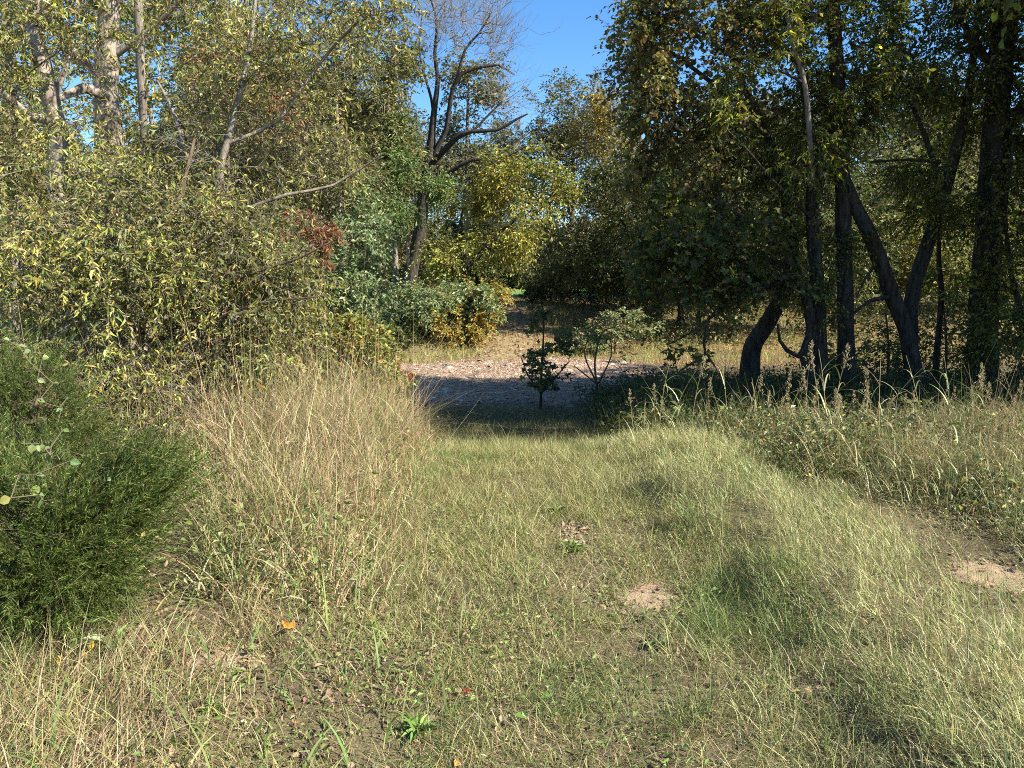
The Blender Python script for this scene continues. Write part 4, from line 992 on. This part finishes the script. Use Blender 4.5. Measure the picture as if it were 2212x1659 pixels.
tree('dusky_tree', 'dark olive tree leaning left behind the near right crown', 'tree',
     [[(1400, 690, 36, 12), (1372, 560, 36, 10), (1330, 430, 36, 8), (1290, 340, 36, 4)], [(1385, 620, 36, 6), (1330, 560, 35.6, 5), (1290, 520, 35.4, 3)]],
     [(1330, 400, 36, 70, 60, 2.0, 100), (1380, 480, 36, 80, 70, 2.2, 120), (1300, 540, 35.6, 70, 50, 2.0, 90), (1250, 590, 36, 70, 34, 1.8, 60), (1390, 610, 36, 80, 60, 2.0, 100)],
     dict(SP_FINE, size=.15, pal=PAL_DARKGREEN + [(2, (.13, .14, .045))], slen=.7), B_DARK, step=.8, twigs=False, tip=.012, sides=8)
tree('dark_shrub', 'dark evergreen shrub at the top of the climbing track on its right', 'shrub',
     [[(1215, 655, 44, 8), (1215, 620, 44, 6), (1215, 580, 44, 4)]],
     [(1215, 608, 44, 70, 38, 2.0, 150), (1290, 618, 43, 60, 40, 1.8, 110), (1160, 625, 45, 40, 24, 1.2, 40)],
     dict(SP_FINE, size=.15, slen=.5, pal=PAL_DARKGREEN), B_DARK, step=.6, twigs=False, tip=.01, sides=6)  # dark palette here puts the shade of neighbouring trees into the leaf colour
tree('weedy_shrub', 'scrubby green shrub at the right side of the climbing track', 'shrub',
     [[(1330, 740, 27.5, 6), (1330, 715, 27.5, 5), (1330, 690, 27.5, 3)]],
     [(1330, 705, 27.5, 44, 26, .8, 50), (1280, 735, 26.8, 44, 20, .8, 36), (1390, 690, 29, 50, 26, .9, 36)],
     dict(SP_FINE, size=.12, slen=.4, pal=PAL_PALE + [(1.5, (.28, .17, .08))]), B_BROWN, step=.5, twigs=False, tip=.007, sides=6)
tree('arching_shrub', 'thin shrub of arching reddish stems at the creek edge in front of the rusty grass', 'shrub',
     [[(1290, 840, 17.5, 5), (1285, 780, 17.5, 4), (1300, 720, 17.5, 3), (1330, 705, 17.4, 2)], [(1290, 830, 17.5, 4), (1262, 760, 17.5, 3), (1290, 700, 17.4, 2)], [(1292, 830, 17.5, 4), (1320, 770, 17.5, 3), (1318, 730, 17.4, 2)], [(1290, 830, 17.5, 4), (1240, 790, 17.5, 2)]],
     [(1300, 715, 17.5, 36, 24, .4, 24), (1340, 745, 17.5, 40, 24, .4, 10)],
     dict(tmpl=NARROW, size=.10, sprigs=3, leaves=6, slen=.25, pal=PAL_PALE + PAL_OLIVE, keep=.7), B_BROWN, sides=6, tip=.003, twig_col=(.16, .08, .06))
SUNNY = None
for (lab, x, Y, top, w, pal) in [
        ('sunlit yellow green tree seen between the dark trunks on the right', 1930, 44, 330, 130, PAL_SUNNY),
        ('sunlit tree beyond the creek right of the forked dark trunk', 2080, 40, 430, 120, PAL_SUNNY),
        ('sunlit tree beyond the creek behind the thickest right trunk', 2240, 43, 360, 130, PAL_OLIVE),
        ('tawny sunlit tree beyond the creek behind the paired dark trunks', 1790, 46, 360, 120, PAL_GREYOLIVE),
        ('pale sunlit tree beyond the creek behind the leaning right trunk', 1660, 48, 330, 120, PAL_SUNNY),
        ('olive tree beyond the creek behind the broad leaved dark crown', 1530, 47, 300, 110, PAL_GREYOLIVE)]:
    m = (top + 620) / 2
    tree('sunlit_tree', lab, 'tree',
         [[(x, 660, Y, 10), (x + 6, 560, Y, 9), (x - 4, m, Y, 7), (x, top + 30, Y, 3)]],
         [(x, top + 90, Y, w * .8, 95, 2.6, 130), (x - w * .5, m + 20, Y - 1, w * .6, 80, 2.2, 90), (x + w * .5, m + 20, Y + 1, w * .6, 80, 2.2, 90), (x, 600, Y - 1.5, w, 50, 2.2, 90)],
         dict(SP_FINE, size=.17, slen=.8, pal=pal), B_BROWN, step=.9, twigs=False, tip=.014, sides=8, group='trees beyond the creek on the right')

# ---- right near trees
SP_R = dict(tmpl=OVATE, size=.062, sprigs=5, leaves=10, slen=.42, droop=.7, flat=.6, sag=.3, pal=PAL_RIGHT, mat=M_THIN, twig=.003, open=.9)
SP_S = dict(tmpl=ROUND, size=.072, sprigs=5, leaves=9, slen=.45, droop=.6, flat=.7, pal=PAL_SYC, twig=.003, mat=M_THIN)
tree('sycamore_tree', 'tree with brownish broad leaves on the right beside the open sky', 'tree',
     [[(1620, 840, 15.2, 44), (1624, 752, 15.2, 38), (1660, 694, 15.2, 34), (1690, 628, 15.2, 30), (1712, 540, 15.2, 26), (1690, 400, 15.2, 22), (1640, 260, 15.2, 17), (1580, 120, 15.2, 12), (1540, -60, 15.2, 8)],
      [(1690, 400, 15.2, 12), (1560, 330, 14.8, 9), (1450, 250, 14.6, 6), (1380, 200, 14.5, 4)],
      [(1640, 260, 15.2, 10), (1500, 150, 15, 8), (1400, 80, 15, 5)],
      [(1704, 570, 15.2, 12), (1600, 560, 14.6, 9), (1500, 600, 14.2, 7), (1420, 640, 14, 4)]],
     [(1390, 90, 15, 85, 90, 1.5, 110), (1480, 40, 15.2, 110, 90, 1.6, 100), (1430, 220, 14.8, 75, 80, 1.4, 90), (1540, 220, 15.2, 110, 100, 1.6, 90), (1470, 350, 14.8, 80, 80, 1.4, 76), (1600, 60, 15.5, 110, 110, 1.6, 90), (1560, 400, 15, 90, 90, 1.4, 80)],
     SP_S, B_DARK, sides=12, tip=.004, twig_col=(.05, .042, .035))
tree('broad_leaved_tree', 'low dark tree with large lobed leaves overhanging the creek on the right', 'tree',
     [[(1760, 840, 13.6, 26), (1740, 770, 13.6, 24), (1752, 715, 13.6, 22), (1740, 640, 13.6, 20), (1700, 560, 13.6, 16), (1620, 480, 13.6, 11), (1540, 430, 13.5, 7)],
      [(1752, 720, 13.6, 9), (1725, 770, 13.4, 10), (1700, 757, 13.3, 9), (1684, 735, 13.3, 7), (1680, 700, 13.3, 5)],
      [(1720, 600, 13.6, 10), (1600, 640, 13.2, 8), (1530, 690, 13, 7), (1520, 740, 13, 6), (1524, 765, 13, 6), (1470, 800, 12.9, 4)],
      [(1526, 764, 13, 5), (1550, 800, 12.9, 3)], [(1560, 668, 13.1, 6), (1490, 720, 12.9, 4), (1440, 745, 12.8, 3)]],
     [(1460, 480, 13.6, 90, 70, 1.2, 60), (1500, 545, 13.2, 110, 60, 1.3, 76), (1420, 540, 13.4, 60, 44, 1.0, 36), (1600, 560, 13.6, 100, 90, 1.3, 80), (1540, 625, 13, 80, 26, .9, 24), (1430, 640, 12.9, 44, 24, .6, 12), (1480, 745, 12.8, 50, 20, .4, 6), (1640, 600, 13.3, 80, 26, .9, 24)],
     dict(tmpl=LOBED, size=.098, sprigs=4, leaves=7, slen=.42, droop=.5, flat=.7, pal=PAL_DARKGREEN + [(2, (.15, .14, .04)), (1, (.12, .14, .035))], mat=M_THIN, twig=.003), B_DARK, sides=12, spread=.22, tip=.004, twig_col=(.05, .042, .035))
tree('pale_stemmed_tree', 'slender tree with a sunlit pale stem curving down from the top right', 'tree',
     [[(1772, 840, 14.0, 34), (1767, 640, 14.0, 30), (1754, 450, 14.0, 24), (1756, 330, 14.0, 19), (1730, 150, 14.1, 14), (1700, -60, 14.2, 10)],
      [(1752, 400, 13.8, 15), (1750, 320, 13.6, 12), (1740, 190, 13.4, 10), (1712, 90, 13.3, 8), (1690, -20, 13.2, 6)],
      [(1736, 180, 13.4, 6), (1690, 155, 13.2, 5), (1640, 145, 13.0, 4), (1600, 120, 12.9, 3)],
      [(1740, 195, 13.4, 4), (1752, 160, 13.4, 2)],
      [(1560, 270, 13.2, 3), (1620, 330, 13.2, 4), (1670, 390, 13.3, 5), (1752, 470, 13.9, 7)]],
     [(1620, 200, 13.2, 70, 50, .8, 20), (1700, 60, 13.2, 60, 60, .8, 16), (1700, 330, 14, 90, 90, 1.2, 56), (1780, 250, 14.2, 80, 100, 1.2, 50)],
     dict(SP_R, tmpl=LANCE, size=.10, pal=PAL_RIGHT + [(1.5, (.32, .31, .04))]), B_DARK, sides=12, tip=.004, limb_mat=B_GREY)  # bark tone split paints sunlight on the stem and shade on the trunk
tree('dark_trunked_tree', 'tall straight dark trunk beside the slender pale stemmed tree', 'tree',
     [[(1830, 850, 14.4, 40), (1828, 700, 14.4, 33), (1823, 460, 14.4, 31), (1816, 250, 14.4, 28), (1799, -20, 14.4, 26), (1790, -300, 14.4, 18)],
      [(1820, 330, 14.4, 12), (1900, 200, 14.2, 9), (1980, 90, 14.2, 6)], [(1818, 280, 14.4, 10), (1720, 140, 14.6, 8), (1640, 20, 14.8, 5)]],
     [(1730, 40, 15, 130, 110, 1.6, 120), (1880, 60, 14.4, 110, 90, 1.4, 110), (1700, 200, 15, 110, 90, 1.4, 90), (1850, 180, 14.4, 90, 70, 1.2, 60), (1900, -160, 14.4, 220, 120, 2.2, 70), (1720, 480, 14.4, 90, 80, 1.2, 50)],
     SP_R, B_DARK, sides=14, tip=.004, twig_col=(.05, .042, .035))
tree('leaning_dark_tree', 'dark trunk leaning left between the straight trunk and the forked one', 'tree',
     [[(1985, 850, 14.2, 38), (1976, 800, 14.2, 35), (1960, 719, 14.2, 33), (1930, 640, 14.2, 32), (1884, 518, 14.2, 30), (1838, 420, 14.3, 26), (1795, 300, 14.5, 20), (1770, 150, 14.6, 14)],
      [(1930, 640, 14.2, 10), (1880, 650, 14, 8), (1830, 690, 13.8, 5)], [(1900, 560, 14.2, 8), (1870, 600, 14, 5), (1850, 640, 13.9, 3)]],
     [(1770, 380, 14.4, 80, 80, 1.2, 50), (1850, 560, 14, 60, 60, .9, 18), (1800, 640, 13.9, 70, 50, .9, 26)],
     SP_R, B_DARK, sides=14, tip=.004, twig_col=(.05, .042, .035))
tree('forked_dark_tree', 'dark trunk leaning right of the left leaning one with a high spreading fork', 'tree',
     [[(1972, 850, 14.8, 34), (1966, 700, 14.8, 30), (1975, 620, 14.8, 29), (2020, 480, 14.8, 27), (2058, 350, 14.8, 24), (2086, 240, 14.8, 18), (2110, 60, 14.8, 12)],
      [(2040, 420, 14.8, 14), (2000, 300, 14.6, 10), (1960, 200, 14.5, 7)], [(2030, 350, 14.6, 8), (1960, 345, 14.2, 6), (1880, 350, 14, 4)]],
     [(2080, -330, 14.6, 300, 170, 2.4, 130), (2010, 120, 14.8, 120, 110, 1.4, 140), (2100, 250, 14.8, 90, 90, 1.2, 90), (1960, 380, 14.4, 90, 34, 1.0, 36), (2010, 440, 14.6, 80, 50, 1.0, 40), (1950, 200, 14.6, 60, 50, 1.0, 30), (2050, -60, 14.8, 200, 90, 1.8, 80)],
     dict(SP_R, pal=PAL_RIGHT + [(1.2, (.20, .22, .035))]), B_DARK, sides=14, tip=.004, twig_col=(.05, .042, .035))
tree('ivy_clad_tree', 'thickest dark trunk near the right edge with ivy on its base', 'tree',
     [[(2125, 870, 14.6, 66), (2124, 790, 14.6, 58), (2127, 664, 14.6, 55), (2142, 430, 14.6, 50), (2162, 150, 14.6, 46), (2180, -30, 14.6, 44), (2190, -300, 14.6, 30)],
      [(2150, 330, 14.6, 16), (2230, 200, 14.4, 12), (2320, 80, 14.4, 8)], [(2160, 170, 14.6, 16), (2080, 50, 14.4, 12), (2040, -60, 14.4, 8)], [(2160, 128, 14.4, 9), (2240, 130, 14, 7)]],
     [(2200, 100, 14.4, 110, 120, 1.4, 110), (2240, 330, 14.4, 90, 110, 1.3, 80), (2180, 480, 14.2, 70, 70, 1.0, 40), (2120, 40, 14.4, 110, 90, 1.3, 90), (2110, 700, 14.2, 36, 70, .35, 26), (2160, 620, 14.3, 40, 90, .4, 20), (2180, -160, 14.6, 260, 120, 2.2, 80), (2260, -420, 14.2, 300, 200, 2.4, 130), (2330, 60, 13.4, 150, 160, 1.6, 80)],
     SP_R, B_DARK, sides=16, tip=.004, twig_col=(.05, .042, .035))
tree('thin_tree', 'thin crooked dark stem at the right edge past the thickest trunk', 'tree',
     [[(2230, 840, 13.8, 15), (2212, 700, 13.8, 13), (2196, 640, 13.8, 12), (2181, 570, 13.8, 11), (2172, 450, 13.8, 8), (2190, 300, 13.8, 5)]],
     [(2200, 420, 13.6, 60, 90, .9, 46), (2230, 560, 13.4, 50, 70, .8, 26), (2190, 700, 13.2, 60, 40, .7, 26)],
     dict(SP_R, pal=PAL_RIGHT + [(2, (.24, .25, .04))]), B_DARK, sides=9, tip=.0035)
tree('thin_tree', 'thin straight dark stem between the forked trunk and the thickest one', 'tree',
     [[(2020, 850, 15.5, 14), (2024, 760, 15.5, 13), (2034, 640, 15.5, 12), (2028, 540, 15.5, 9), (2040, 400, 15.5, 6)]],
     [(2040, 480, 15.5, 60, 80, 1.0, 34), (2070, 620, 15.4, 50, 60, .8, 18)],
     dict(SP_R), B_DARK, sides=9, tip=.0035)
for lab, x, Y, h_, w_ in [('dark brush standing between the forked trunk and the thickest trunk', 2040, 17.5, 640, 60), ('dark brush right of the thickest trunk at the right edge', 2200, 17, 610, 60), ('dark brush behind the leaning dark trunk', 1915, 18, 660, 46), ('low dark brush at the foot of the paired dark trunks', 1800, 16.5, 765, 50)]:
    m_ = (h_ + 850) / 2
    tree('brush', lab, 'brush', [[(x, 850, Y, 8), (x + 4, m_, Y, 6), (x - 3, h_, Y, 3)]],
         [(x, m_ - 10, Y, w_, (850 - h_) / 2.4, .8, 70), (x + w_ * .5, m_ + 30, Y, w_ * .7, (850 - h_) / 4, .7, 30)],
         dict(tmpl=SMALL, size=.085, sprigs=4, leaves=8, slen=.35, droop=.4, pal=PAL_DARKGREEN + PAL_OLIVE[:2]), B_BROWN, sides=6, tip=.004, twigs=False, group='brush under the right hand trees', spread=.45)
tree('sycamore_sapling', 'dark sapling with big lobed leaves standing in the creek shade', 'sapling',
     [[(1168, 880, 15.6, 6), (1170, 800, 15.6, 5), (1174, 730, 15.6, 4), (1175, 680, 15.6, 3)], [(1169, 850, 15.6, 4), (1140, 810, 15.5, 3), (1125, 770, 15.5, 2)], [(1169, 850, 15.6, 4), (1205, 810, 15.5, 3), (1230, 780, 15.5, 2)]],
     [(1176, 700, 15.6, 26, 40, .3, 13), (1150, 775, 15.6, 50, 44, .45, 20), (1215, 765, 15.6, 40, 40, .4, 15), (1180, 825, 15.6, 66, 24, .5, 14)],
     dict(tmpl=LOBED, size=.105, sprigs=3, leaves=4, slen=.16, droop=.5, flat=.8, open=1.2, pal=PAL_DARKGREEN + [(2, (.10, .13, .035))], twig=.003), B_DARK, sides=7, tip=.004, step=.2)

# ---- the wood goes on beyond the right edge of the picture and shades the creek
SHADER = tree('wood_tree', 'dense tree of the wood at the right, past the thickest trunk', 'tree',
     [[(2500, 850, 13.6, 50), (2500, 500, 13.6, 44), (2490, 200, 13.6, 32), (2490, -200, 13.6, 18)]],
     [(2480, 150, 13.6, 240, 260, 2.4, 200), (2500, -200, 13.6, 260, 180, 2.4, 140), (2440, 480, 13.6, 160, 130, 1.8, 70)],
     dict(SP_R, size=.16, slen=.55, sprigs=4, leaves=7), B_DARK, sides=10, tip=.006, twigs=False, group='trees of the right hand wood')
for k, (x, y, s, rz) in enumerate([(11.0, 9.7, 1.0, .5), (15.5, 11.8, 1.1, 1.1), (12.9, 10.4, 1.0, 2.9), (18.5, 9.4, 1.2, 1.9), (18.5, 12.5, 1.2, 2.3), (14, 12.9, 1.1, 4.0), (22.5, 11.5, 1.4, 5.1), (10.8, 13.4, .95, 3.2)]):
    copy_tree(SHADER, (x, y, float(height(x, y)) - .1), rz, s, 'dense tree of the wood at the right, past the thickest trunk', 'trees of the right hand wood')

# ---- filler woods: left of the creek and the wooded skyline past the field
LEFTW = tree('wood_tree', 'slim leafy tree in the wood behind the left thicket', 'tree',
     [[(420, 700, 19, 18), (424, 500, 19, 16), (418, 250, 19, 12), (420, 0, 19, 8)]],
     [(420, 120, 19, 150, 160, 1.9, 70), (380, 360, 19, 130, 110, 1.7, 60), (470, 480, 19, 130, 90, 1.6, 60), (420, -120, 19, 130, 100, 1.7, 60)],
     dict(SP_FINE, size=.13, slen=.55, pal=PAL_OLIVE + PAL_CHERRY), B_GREY, step=.5, twigs=False, tip=.006, sides=8, group='trees of the wood behind the left thicket')
for k, (x, y, s, rz) in enumerate([(-11.5, 17, 1.0, 1.0), (-15, 21, 1.15, 2.2), (-9.5, 25, 1.0, 3.4), (-13, 28, 1.1, 4.5), (-18, 16, 1.1, .6), (-20, 30, 1.2, 1.9)]):
    copy_tree(LEFTW, (x, y, float(height(x, y)) - .1), rz, s, 'slim leafy tree in the wood behind the left thicket', 'trees of the wood behind the left thicket')
for (x, y, s_) in [(-9.5, 47, 1.0), (-13, 43, 1.05), (-17, 48, 1.1), (-20, 60, 1.15)]:
    copy_tree(FAR, (x, y, float(height(x, y)) - .1), x * 1.7, s_, 'olive tree standing behind the bare tree and the loose tall ones', 'trees behind the bare tree')
DUSK = [o for o in bpy.data.objects if o.get('label', '').startswith('dark olive tree leaning')][0]
for (x, y, s_) in [(9.5, 31.5, 1.0), (8.5, 37, 1.05), (15, 34, 1.2), (10.5, 42, 1.15)]:
    copy_tree(DUSK, (x, y, float(height(x, y)) - .1), x * 1.3, s_, 'dark olive tree on the flat across the creek behind the right hand trunks', 'dark trees across the creek on the right')
LOW = [o for o in bpy.data.objects if o.get('label', '').startswith('dark evergreen shrub')][0]
for k in range(26):
    x = -42 + k * 3.3 + rng.normal() * .8; y = 84 + rng.normal() * 3 if abs(x + 2) < 12 else 62 + rng.normal() * 4
    copy_tree(LOW, (x, y, float(height(x, y)) - .1), rng.random() * 6.28, 1.1 + .6 * rng.random(), 'dark shrub at the foot of the wooded skyline past the green field', 'shrubs of the skyline past the field')
for k in range(9):
    x = -15 + k * 3.4 + rng.normal() * .6; y = 91 + rng.normal() * 2
    copy_tree(LOW, (x, y, float(height(x, y)) - .1), rng.random() * 6.28, 2.4 + .8 * rng.random(), 'dark shrub at the foot of the wooded skyline past the green field', 'shrubs of the skyline past the field')
for k in range(14):
    x = (-12 - k * 2.6) if k % 2 else (14 + k * 2.6); y = 60 + rng.normal() * 4
    copy_tree(FAR, (x, y, float(height(x, y)) - .1), rng.random() * 6.28, .9 + .3 * rng.random(), 'olive tree in the wooded skyline past the green field', 'trees of the skyline past the field')
for k in range(20):
    x = -62 + k * 6.6 + rng.normal() * 1.6; y = 84 + rng.normal() * 5 + (6 if k % 2 else 0)
    s = .85 + .4 * rng.random()
    copy_tree(FAR, (x, y, float(height(x, y)) - .1), rng.random() * 6.28, s, 'olive tree in the wooded skyline past the green field', 'trees of the skyline past the field')

# ================================================================== SINGLE PLANTS
def stalk_proto(h, nleaf, lean, pal, head):
    st = MB(); lf = MB(); hd = MB()
    t = np.linspace(0, 1, 9)
    P = np.stack([lean * h * t ** 2, .03 * h * np.sin(3 * t), h * t], 1)
    limb_tube(st, P, .0045 * (1 - .6 * t), 5, np.array([.33, .28, .13]), .02)
    for k in range(nleaf):
        tt = .15 + .75 * k / nleaf; b = np.array([lean * h * tt ** 2, .03 * h * math.sin(3 * tt), h * tt])
        a = k * 2.4 + rng.normal() * .4; L = h * rng.uniform(.22, .5); n = 7
        up = rng.uniform(.25, .95); q = b.copy(); row = []
        for s in range(n):
            u = s / (n - 1); th = .35 + 2.2 * u * up
            if s: q = q + np.array([math.cos(a) * math.sin(th), math.sin(a) * math.sin(th), math.cos(th)]) * L / (n - 1)
            w = .0055 * (1 - u ** 1.8) + .0004; sd = np.array([-math.sin(a), math.cos(a), 0])
            row += [q - sd * w, q + sd * w]
        f = [[2 * s, 2 * s + 1, 2 * s + 3, 2 * s + 2] for s in range(n - 1)]
        lf.add(np.array(row), [np.array(f)], pick(pal, 1)[0])
    if head:
        k = 90; tt = rng.random(k) ** .8
        top = P[-1]; Q = top + np.stack([rng.normal(size=k) * .018 * (1.3 - tt), rng.normal(size=k) * .018 * (1.3 - tt), (tt - .6) * .26], 1)
        d = unit(k); d[:, 2] = np.abs(d[:, 2]) + .6
        scatter(hd, NARROW, Q, frames(d, unit(k)), .028 * np.exp(rng.normal(0, .2, k)), pick([(2, (.36, .27, .16)), (1, (.45, .37, .22))], k))
    return st, lf, hd
protos = []
def stalk(label, group, px, py_top, Y, kind, rz):
    g = at(px, 900, Y); x, y = g[0], Y; z = float(height(x, y)) - .02
    st, lf, hd = kind
    root = empty('grass_stalk', (x, y, z)); tag(root, label, 'grass stalk', group)
    top = at(px, py_top, Y)[2] - z
    root.scale = (top, top, top); root.rotation_euler = (0, 0, rz)
    for nm, me in (('stem', st), ('leaves', lf), ('seed_head', hd)):
        if me: link(nm, me, root)
kinds = []
PSK = [(2, (.28, .33, .11)), (2, (.40, .40, .19)), (1.5, (.50, .43, .27))]
for h, nl, ln, pal, hd in [(1, 7, .22, PSK, True), (1, 6, .45, PSK, False), (1, 5, .12, G_BROWN, True), (1, 9, .3, PSK, False), (1, 8, .55, PSK, True), (1, 4, .2, G_BROWN, False), (1, 10, .1, PSK, False)]:
    a, b, c = stalk_proto(h, nl, ln, pal, hd)
    kinds.append((a.data('stem', M_GRASS, True), b.data('leaves', M_GRASS), c.data('seed_head', M_GRASS) if hd else None))
GST = 'tall grass stalks standing out of the weeds on the right'
for k in range(60):
    px = 1370 + (2230 - 1370) * (k + rng.random()) / 60; Y = rng.uniform(5.9, 7.3)
    stalk('tall green or straw stalk with arching leaves rising above the sunlit weeds', GST, px, 745 + 150 * rng.random() ** .6, Y, kinds[int(rng.integers(7))], rng.random() * 6.28)
for k in range(70):
    Y = rng.uniform(4.6, 6.6); px = rng.uniform(1106 + (1.9 + .25 * (6.6 - Y)) / Y * F, 2240); g_ = at(px, 900, Y)
    if g_[0] - float(path_c(Y)) < 1.9: continue
    top_ = float(height(g_[0], Y)) + rng.uniform(.38, .68)
    stalk('straw or green stalk standing within the sunlit weeds', GST, px, 600 + (1.65 - top_) / Y * F * 1.0, Y, kinds[int(rng.integers(7))], rng.random() * 6.28)
GSL = 'taller stalks among the brown grass on the left'
for k in range(34):
    px = 440 + 400 * (k + rng.random()) / 34; Y = rng.uniform(4.4, 7.0)
    stalk('single tall straw stalk rising out of the brown standing grass', GSL, px, rng.uniform(850, 930), Y, kinds[int(rng.integers(7))], rng.random() * 6.28)

def rosette(label, px, py, size, pal, n=16, name='weed_plant', tmpl=LANCE, up=.5):
    g = gnd(px, py); x, y = g[0], g[1]
    z = float(height(x, y)); root = empty(name, (x, y, z)); tag(root, label, 'weed')
    size *= .62; mb = MB(); a = np.arange(n) * 2.4 + rng.normal(0, .5, n); d = np.stack([np.cos(a), np.sin(a), np.full(n, up) + rng.normal(0, .45, n)], 1)
    scatter(mb, tmpl, np.zeros((n, 3)) + d * .01, frames(d, np.array([0, 0, 1.0]) + rng.normal(size=(n, 3)) * .2), size * np.exp(rng.normal(0, .25, n)), pick(pal, n))
    mb.obj('leaves', M_GLOSSY, root)
    tm = MB(); tubes(tm, np.array([[0, 0, -.02]]), np.array([[0, 0, .03]]), np.array([.004]), np.array([.003]), 5, np.array([.15, .17, .06])); tm.obj('stem', M_TWIG, root)
PG = [(3, (.13, .22, .05)), (2, (.18, .27, .06))]
rosette('bright green leafy rosette near the bottom edge left of centre', 905, 1580, .10, PG, 26)
rosette('small bright green weed by the bare soil in the near left corner', 455, 1540, .085, PG, 20)
rosette('green weed at the top of the worn spot in the track', 1235, 1190, .13, PG, 22)
rosette('broad bladed weed clump right of the worn spot in the track', 1200, 1110, .15, PG, 22)
rosette('dark green weed clump just below the sandy mound', 1420, 1395, .11, [(3, (.08, .13, .035)), (1, (.12, .17, .05))], 26)
rosette('light green weed with wide blades under the low cedar', 240, 1400, .17, [(2, (.20, .26, .12)), (1, (.26, .30, .10))], 14, up=1.0)
rosette('grey green weed standing in the middle of the brown grass', 540, 1230, .12, [(2, (.09, .13, .06)), (1, (.14, .18, .08))], 30, tmpl=OVATE, up=1.0)

def leaf_thing(label, px, py, size, c, n=1):
    g = gnd(px, py); z = float(height(g[0], g[1])) + .06
    mb = MB(); d = unit(n); d[:, 2] = .3
    scatter(mb, OVATE, np.zeros((n, 3)) + unit(n) * .012 * (n > 1), frames(d, np.array([.3, -.8, .6]) + rng.normal(size=(n, 3)) * .2), np.full(n, size * .62), pick([(1, c)], n, .08))
    o = mb.obj('fallen_leaf', M_DRY); o.location = (g[0], g[1], z); tag(o, label, 'leaf')
leaf_thing('bright orange curled leaf caught in the brown grass', 630, 1385, .075, (.62, .21, .03), 3)
leaf_thing('orange leaf in the dead grass under the low cedar', 200, 1435, .06, (.60, .28, .03), 2)
leaf_thing('yellow orange leaf in the straw at the bottom left', 135, 1455, .07, (.60, .34, .08), 3)
leaf_thing('small red leaf near the bottom edge left of centre', 1012, 1522, .04, (.42, .03, .02), 2)

# ================================================================== LIGHT, SKY, CAMERA
AZ, EL = math.radians(113), math.radians(39)
sun_dir = Vector((math.sin(AZ) * math.cos(EL), math.cos(AZ) * math.cos(EL), math.sin(EL)))
sl = bpy.data.lights.new('sun', 'SUN'); sl.energy = 5.0; sl.angle = math.radians(0.53); sl.color = (1.0, .93, .80)
so = bpy.data.objects.new('sun', sl); COL.objects.link(so); so.rotation_euler = sun_dir.to_track_quat('Z', 'Y').to_euler(); so.location = (30, -8, 30)
w = bpy.data.worlds.new('World'); scene.world = w; w.use_nodes = True
nt = w.node_tree; bg = nt.nodes['Background']
sky = nt.nodes.new('ShaderNodeTexSky'); sky.sky_type = 'NISHITA'; sky.sun_disc = False
sky.sun_elevation = EL; sky.sun_rotation = AZ; sky.altitude = 600; sky.air_density = 1.0; sky.dust_density = 0.3; sky.ozone_density = 4.0
hs = nt.nodes.new('ShaderNodeHueSaturation'); hs.inputs['Saturation'].default_value = 1.2
nt.links.new(sky.outputs[0], hs.inputs['Color']); nt.links.new(hs.outputs[0], bg.inputs[0]); bg.inputs[1].default_value = 0.095

cam = bpy.data.cameras.new('camera'); co = bpy.data.objects.new('camera', cam); COL.objects.link(co)
cam.sensor_width = 36; cam.lens = 18 / math.tan(math.radians(35)); cam.clip_end = 3000; cam.clip_start = .05
co.location = CAM; co.rotation_euler = (math.pi / 2 - PITCH, 0, 0)
scene.camera = co
vs = scene.view_settings; vs.view_transform = 'Standard'; vs.look = 'None'; vs.gamma = 1; vs.exposure = 1.42
scene.render.engine = 'CYCLES'
cy = scene.cycles
cy.max_bounces = 6; cy.diffuse_bounces = 4; cy.glossy_bounces = 2; cy.transmission_bounces = 3; cy.caustics_reflective = False; cy.caustics_refractive = False
cy.use_denoising = False; cy.filter_width = 1.0; cy.sample_clamp_indirect = 4.0
print('polys', sum(len(m.polygons) for m in bpy.data.meshes))
